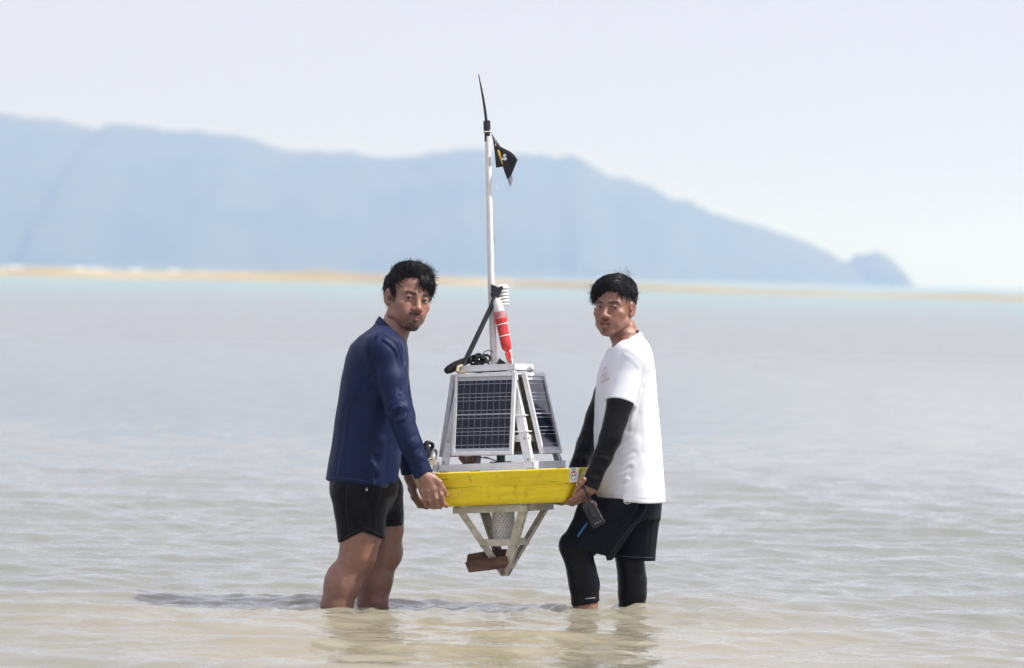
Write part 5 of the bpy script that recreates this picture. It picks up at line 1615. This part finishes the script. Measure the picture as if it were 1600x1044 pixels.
    def S(pts, dy): return [U(x, y_, Y0 + dy) for x, y_ in pts]
    # ---- black arm sleeves reaching over the back of the hand
    for name, a, b, c, yy in (('arm_sleeve', sh_n, el_n, wr_n, 0), ('arm_sleeve', sh_f, el_f, wr_f, 1)):
        lo = np.minimum(np.minimum(a, b), c) - 0.09; hi = np.maximum(np.maximum(a, b), c) + 0.09
        f = Field(lo, hi, 0.0044)
        mid = a + (b - a) * 0.55
        f.cone(a + (b - a) * 0.30, mid, 0.048, 0.050, 0.0); f.cone(mid, b, 0.050, 0.0405, 0.015)
        f.cone(b, b + (c - b) * 0.45, 0.0405, 0.0385, 0.015); f.cone(b + (c - b) * 0.45, c + (c - b) * 0.18, 0.0385, 0.0315, 0.012)
        g = twin(f); axv = (c - b) / np.linalg.norm(c - b); e = c + axv * 0.014
        g.cut(lambda X, Y, Z: (X - e[0]) * axv[0] + (Y - e[1]) * axv[1] + (Z - e[2]) * axv[2], e - 0.07, e + 0.07)
        shell(f, g.v, 0.007)
        V, F = f.mesh()
        fl = []
        u = (c - b) / np.linalg.norm(c - b)
        for t, hgt in ((0.30, 0.004), (0.48, -0.004), (0.58, 0.006), (0.68, -0.006), (0.77, 0.006), (0.86, -0.005), (0.94, 0.004)):
            q = b + (c - b) * t; w = 0.045
            fl.append(([q + np.array([-w, -0.04, 0.012 + 0.02 * math.sin(t * 40)]), q + np.array([0, -0.045, 0]), q + np.array([w, -0.04, -0.01])], 0.006, hgt))
        V = folds(V, F, fl, f, nz=((11, 0.003, 6 + yy), (26, 0.0012, 4)), gain=0.85)
        mesh_obj(name, V - O, F, M['lycra'], root)
    # ---- T-shirt
    f = Field(U(900, 800, Y0) + np.array([0, -0.36, 0]), U(1060, 505, Y0) + np.array([0, 0.36, 0]), 0.0046)
    f.loft(torso[::-1], Y0, 0.0)
    f.cone(U(988, 553, Y0 - 0.06), sh_n, 0.055, 0.062, 0.05)
    el = U(962, 646, Y0 - 0.235)
    f.cone(sh_n, el, 0.064, 0.0575, 0.035)
    f.cone(U(984, 553, Y0 + 0.06), sh_f, 0.055, 0.062, 0.05); elf = U(945, 632, Y0 + 0.23); f.cone(sh_f, elf, 0.062, 0.054, 0.035)
    f.cone(U(982, 548, Y0), U(975, 522, Y0), 0.064, 0.060, 0.035)
    g = twin(f)
    hem = [(900, 772), (930, 774.5), (955, 778.5), (975, 780.5), (1010, 783), (1039, 784), (1060, 784)]
    hx = [U(*p, Y0)[0] for p in hem]; hzv = [U(*p, Y0)[2] for p in hem]
    g.cut(lambda X, Y, Z: np.interp(X, hx, hzv) - Z + 0 * Y, f.lo, (f.ax[0][-1], f.ax[1][-1], U(0, 720)[2]))
    for s0, e0, frac in ((sh_n, el, 0.80), (sh_f, elf, 0.8)):
        ax = (e0 - s0) / np.linalg.norm(e0 - s0); c = s0 + (e0 - s0) * frac
        ax2 = ax + np.array([0.10, 0, 0]); ax2 /= np.linalg.norm(ax2)
        sgn = -1 if s0 is sh_n else 1
        lo = c - 0.085; hi = c + 0.085
        if sgn < 0: hi[1] = Y0 - 0.192
        else: lo[1] = Y0 + 0.192
        hi[2] = c[2] + 0.06; lo[2] = c[2] - 0.11
        g.cut(lambda X, Y, Z: (X - c[0]) * ax2[0] + (Y - c[1]) * ax2[1] + (Z - c[2]) * ax2[2], lo, hi)
    cb, cf = U(995, 521, Y0), U(951, 545.5, Y0)
    nn = np.array([(cf - cb)[2], 0, -(cf - cb)[0]]); nn /= np.linalg.norm(nn)
    if nn[2] < 0: nn = -nn
    g.cut(lambda X, Y, Z: (X - cb[0]) * nn[0] + (Z - cb[2]) * nn[2] + 0 * Y, U(935, 560, Y0) + np.array([0, -0.105, 0]), U(1015, 500, Y0) + np.array([0, 0.105, 0]))
    shell(f, g.v, 0.013)
    V, F = f.mesh()
    V = folds(V, F, [
        (S([(966, 556), (958, 580), (954, 606)], -0.2), 0.006, -0.006), (S([(972, 552), (985, 560), (996, 572)], -0.23), 0.008, 0.003),
        (S([(1006, 575), (996, 605), (989, 630)], -0.2), 0.009, -0.006), (S([(1000, 612), (990, 640), (985, 668)], -0.195), 0.010, 0.006),
        (S([(1010, 590), (1006, 640), (1010, 700)], -0.17), 0.014, 0.004),
        (S([(990, 640), (975, 660), (966, 668)], -0.195), 0.008, -0.005), (S([(1000, 650), (982, 680), (966, 696)], -0.195), 0.009, 0.006), (S([(996, 690), (978, 704), (960, 712)], -0.195), 0.009, -0.006),
        (S([(990, 712), (970, 722), (950, 730)], -0.195), 0.009, 0.007), (S([(985, 730), (962, 742), (940, 748)], -0.195), 0.009, -0.006), (S([(980, 748), (958, 756), (938, 762)], -0.195), 0.008, 0.005),
        (S([(978, 600), (972, 612), (968, 624)], -0.285), 0.006, 0.004), (S([(962, 596), (960, 610), (955, 620)], -0.28), 0.006, -0.004),
        (S([(1018, 660), (1020, 720), (1024, 778)], -0.1), 0.012, -0.004)], f, nz=((5, 0.0035, 11), (15, 0.0014, 12)), gain=0.5, hem=lambda x, y, z: np.minimum(z - np.interp(x, hx, hzv), 9))
    mesh_obj('t_shirt', V - O, F, M['tee'], root)
    bv = bvh_of(V, F)
    def pr(strokes, w, nm, m, lab=None, kind=None):
        o = project_ribbon(bv, strokes, w, nm, m, root)
        if o:
            o.data.transform(Matrix.Translation(-Vector(O)))
            if lab: o['label'] = lab
            if kind: o['kind'] = kind
    pale = mat('pale_red_print', (0.62, 0.34, 0.36), 0.8, var=0.1)
    pr([[(945.5, 573.5), (942.6, 579), (941.4, 583), (943, 581), (946, 574), (948.2, 577), (948.6, 583.5)], [(941, 586), (944, 585), (948.6, 583)], [(939, 590), (941, 587.5), (944.5, 588.5), (948.4, 585.5), (948.2, 589)],
        [(938.6, 590), (938.4, 595), (940, 598.5)], [(940.6, 593.5), (944, 592), (947.6, 590.5)]], 0.0012, 'chest_emblem', pale, 'pale red line emblem on the chest', 'stuff')
    lets = []
    for i in range(7):
        x0, y0 = 940.6 + i * 1.75, 598.6 - i * 1.25
        lets.append([(x0, y0 - 1.6), (x0 + 0.3, y0 + 1.0)]); lets.append([(x0 + 0.2, y0 - 1.2), (x0 + 1.1, y0 - 1.4)]) if i % 2 else lets.append([(x0, y0 + 0.9), (x0 + 1.1, y0 + 0.2)])
    pr(lets, 0.0011, 'chest_lettering', mat('dark_red_print', (0.48, 0.13, 0.15), 0.8), None, 'stuff')
    seam = mat('white_seam', (0.72, 0.72, 0.74), 0.9)
    pr([[(932, 769.5), (955, 773.5), (975, 775.5), (1010, 778), (1037, 779)]], 0.0009, 'hem_stitch', seam)
    pr([[(986, 640), (984, 690), (978, 740), (972, 776)]], 0.0009, 'side_seam', seam)
    # black undershirt edge inside the collar
    f = Field(U(935, 560, Y0) + np.array([0, -0.1, 0]), U(1010, 500, Y0) + np.array([0, 0.1, 0]), 0.003)
    f.cone(U(982, 548, Y0), U(975, 518, Y0), 0.0595, 0.0565, 0.0)
    g = twin(f)
    off = nn * 0.011
    g.cut(lambda X, Y, Z: (X - cb[0] - off[0]) * nn[0] + (Z - cb[2] - off[2]) * nn[2] + 0 * Y, f.lo, [a[-1] for a in f.ax])
    g.cut(lambda X, Y, Z: -((X - cb[0]) * nn[0] + (Z - cb[2]) * nn[2] + 0.03) + 0 * Y, f.lo, [a[-1] for a in f.ax])
    shell(f, g.v, 0.005); V, F = f.mesh()
    mesh_obj('undershirt_collar', V - O, F, M['lycra'], root)

    # ---- leggings
    for nm, L, Y, cutl in (('legging', LN, Yn, ((893, 947.5), (936, 940.5))), ('legging', LF, Yf, ((960, 956), (1012, 958.5)))):
        pts = [(U(x, y_, Y), r + 0.0065) for x, y_, r in L]
        hp_ = U(965, 800, Yn) if Y == Yn else U(990, 800, Yf)
        P_ = np.array([p for p, r in pts] + [hp_])
        f = Field(P_.min(0) - 0.09, P_.max(0) + 0.09, 0.0046)
        f.cone(hp_, pts[0][0], 0.075, pts[0][1], 0.0); f.chain(pts, 0.02)
        g = twin(f); g.cut(line_cut(*cutl, Y), f.lo, [a[-1] for a in f.ax]); shell(f, g.v, 0.0065)
        V, F = f.mesh()
        kx = L[0]
        V = folds(V, F, [(S([(kx[0] + 22, kx[1] + 22), (kx[0] + 8, kx[1] + 28), (kx[0] - 10, kx[1] + 24)], Y - 0.05), 0.006, 0.002), (S([(kx[0] + 24, kx[1] + 16), (kx[0] + 8, kx[1] + 20)], Y - 0.05), 0.005, -0.003)], f, nz=((8, 0.0012, 2),), gain=0.6)
        mesh_obj(nm, V - O, F, M['lycra'], root)
        if Y == Yn:
            bvl = bvh_of(V, F)
            o = project_ribbon(bvl, [[(915, 935.5), (930, 934)]], 0.0008, 'legging_stitch', M['thread'], root)
            if o: o.data.transform(Matrix.Translation(-Vector(O)))
    # ---- shorts
    f = Field(U(862, 890, Y0) + np.array([0, -0.33, 0]), U(1055, 740, Y0) + np.array([0, 0.33, 0]), 0.0046)
    pel = rows_px([(748, 922, 1030, .172), (775, 912, 1031, .186), (790, 905, 1031.5, .186), (808, 903, 1030, .178)], Y0)
    f.loft(pel[::-1], Y0, 0.0)
    f.cone(U(960, 786, Yn), U(912, 868, Yn), 0.118, 0.1035, 0.035)
    f.cone(U(991, 786, Yf), U(990.5, 890, Yf), 0.104, 0.083, 0.03)
    g = twin(f)
    hl = line_cut((877, 847.5), (957, 870), Yn)
    g.cut(hl, (f.lo[0], f.lo[1], f.lo[2]), (U(964, 0)[0], Y0 + 0.012, U(0, 800)[2]))
    g.cut(line_cut((959, 871), (1022, 876.5), Yf), (f.lo[0], f.lo[1], f.lo[2]), [f.ax[0][-1], f.ax[1][-1], U(0, 815)[2]])
    g.cut(line_cut((890, 772), (1000, 778), Yn, below=False), f.lo, (U(1002, 0)[0], f.ax[1][-1], f.ax[2][-1]))
    shell(f, g.v, 0.013)
    V, F = f.mesh()
    V = folds(V, F, [(S([(1000, 790), (978, 830), (957, 868)], -0.17), 0.010, -0.012), (S([(992, 790), (968, 832), (948, 866)], -0.18), 0.010, 0.005), (S([(985, 792), (1000, 812), (1012, 822)], -0.15), 0.009, 0.005),
        (S([(1005, 800), (1004, 840), (1000, 872)], -0.05), 0.010, 0.004), (S([(930, 800), (915, 830), (905, 852)], -0.18), 0.012, 0.003), (S([(1020, 800), (1016, 845), (1014, 872)], 0.0), 0.010, -0.004)], f, nz=((8, 0.0028, 3), (20, 0.001, 5)))
    mesh_obj('shorts', V - O, F, M['darkshort'], root)
    bv = bvh_of(V, F)
    pr([[(918, 817), (910, 828), (903, 838.5)]], 0.0046, 'blue_stripe', M['blue'], 'bright blue stripe on the thigh of the shorts')
    pr([[(966, 868.5), (990, 870.5), (1021, 871.5)]], 0.0008, 'hem_stitch', mat('grey_stitch', (0.14, 0.14, 0.16), 0.7))
    pr([[(974.5, 783), (976, 786), (980, 787.5), (984, 786.5), (986, 784)]], 0.0012, 'drawcord', M['thread'])
man_right()

# ------------------------------------------------------------------ hand-held radio hanging from the right man's fingers
def make_radio():
    top, bot = U(917, 784, -0.300), U(936.5, 821, -0.315)
    ax = Vector(bot - top).normalized(); side = Vector((0, -1, 0.05)).cross(ax).normalized(); fr = ax.cross(side).normalized()
    if fr.y > 0: fr = -fr; side = -side
    Lr = (Vector(bot) - Vector(top)).length
    root = empty('two_way_radio', bot)
    tag(root, 'black two-way radio hanging upside down below the hand in front of dark shorts', 'radio')
    o0 = Vector(top) - Vector(bot)
    mtx = Matrix((side, fr, ax)).transposed()
    def add(name, boxes, m, bev=0.003):
        mb = MB()
        for c, sz in boxes: mb.box(o0 + mtx @ Vector(c), sz, mtx)
        return mb.build(name, m, root, bevel=bev, smooth=False)
    add('casing', [((0, 0, Lr * 0.52), (0.052, 0.030, Lr * 0.98))], M['black'], 0.006)
    add('battery', [((0, 0.017, Lr * 0.56), (0.044, 0.010, Lr * 0.72))], mat('matt_black', (0.010, 0.010, 0.011), 0.5), 0.003)
    add('belt_clip', [((0.0, 0.026, Lr * 0.46), (0.018, 0.006, Lr * 0.5))], M['rubber'], 0.002)
    for k in (-1, 0, 1): add('contact', [((k * 0.010, 0.0235, Lr * 0.90), (0.0045, 0.003, 0.0035))], M['steel'], 0)
    add('knob', [((-0.012, 0, -0.006), (0.013, 0.013, 0.016))], M['rubber'], 0.003)
    MB().tube([o0 + mtx @ Vector((0.014, 0, 0.0)), o0 + mtx @ Vector((0.016, 0.004, -0.035)), o0 + mtx @ Vector((0.016, 0.012, -0.07))], [0.006, 0.005, 0.004], 8).build('antenna', M['rubber'], root, smooth=True)
    add('side_button', [((0.0275, 0, Lr * 0.22), (0.003, 0.010, 0.016))], M['red_print'], 0.001)
    add('screw', [((0.017, 0.0155, Lr * 0.12), (0.005, 0.002, 0.005))], M['steel'], 0)
    add('screw', [((0.022, 0.0155, Lr * 0.74), (0.004, 0.002, 0.004))], M['steel'], 0)
make_radio()
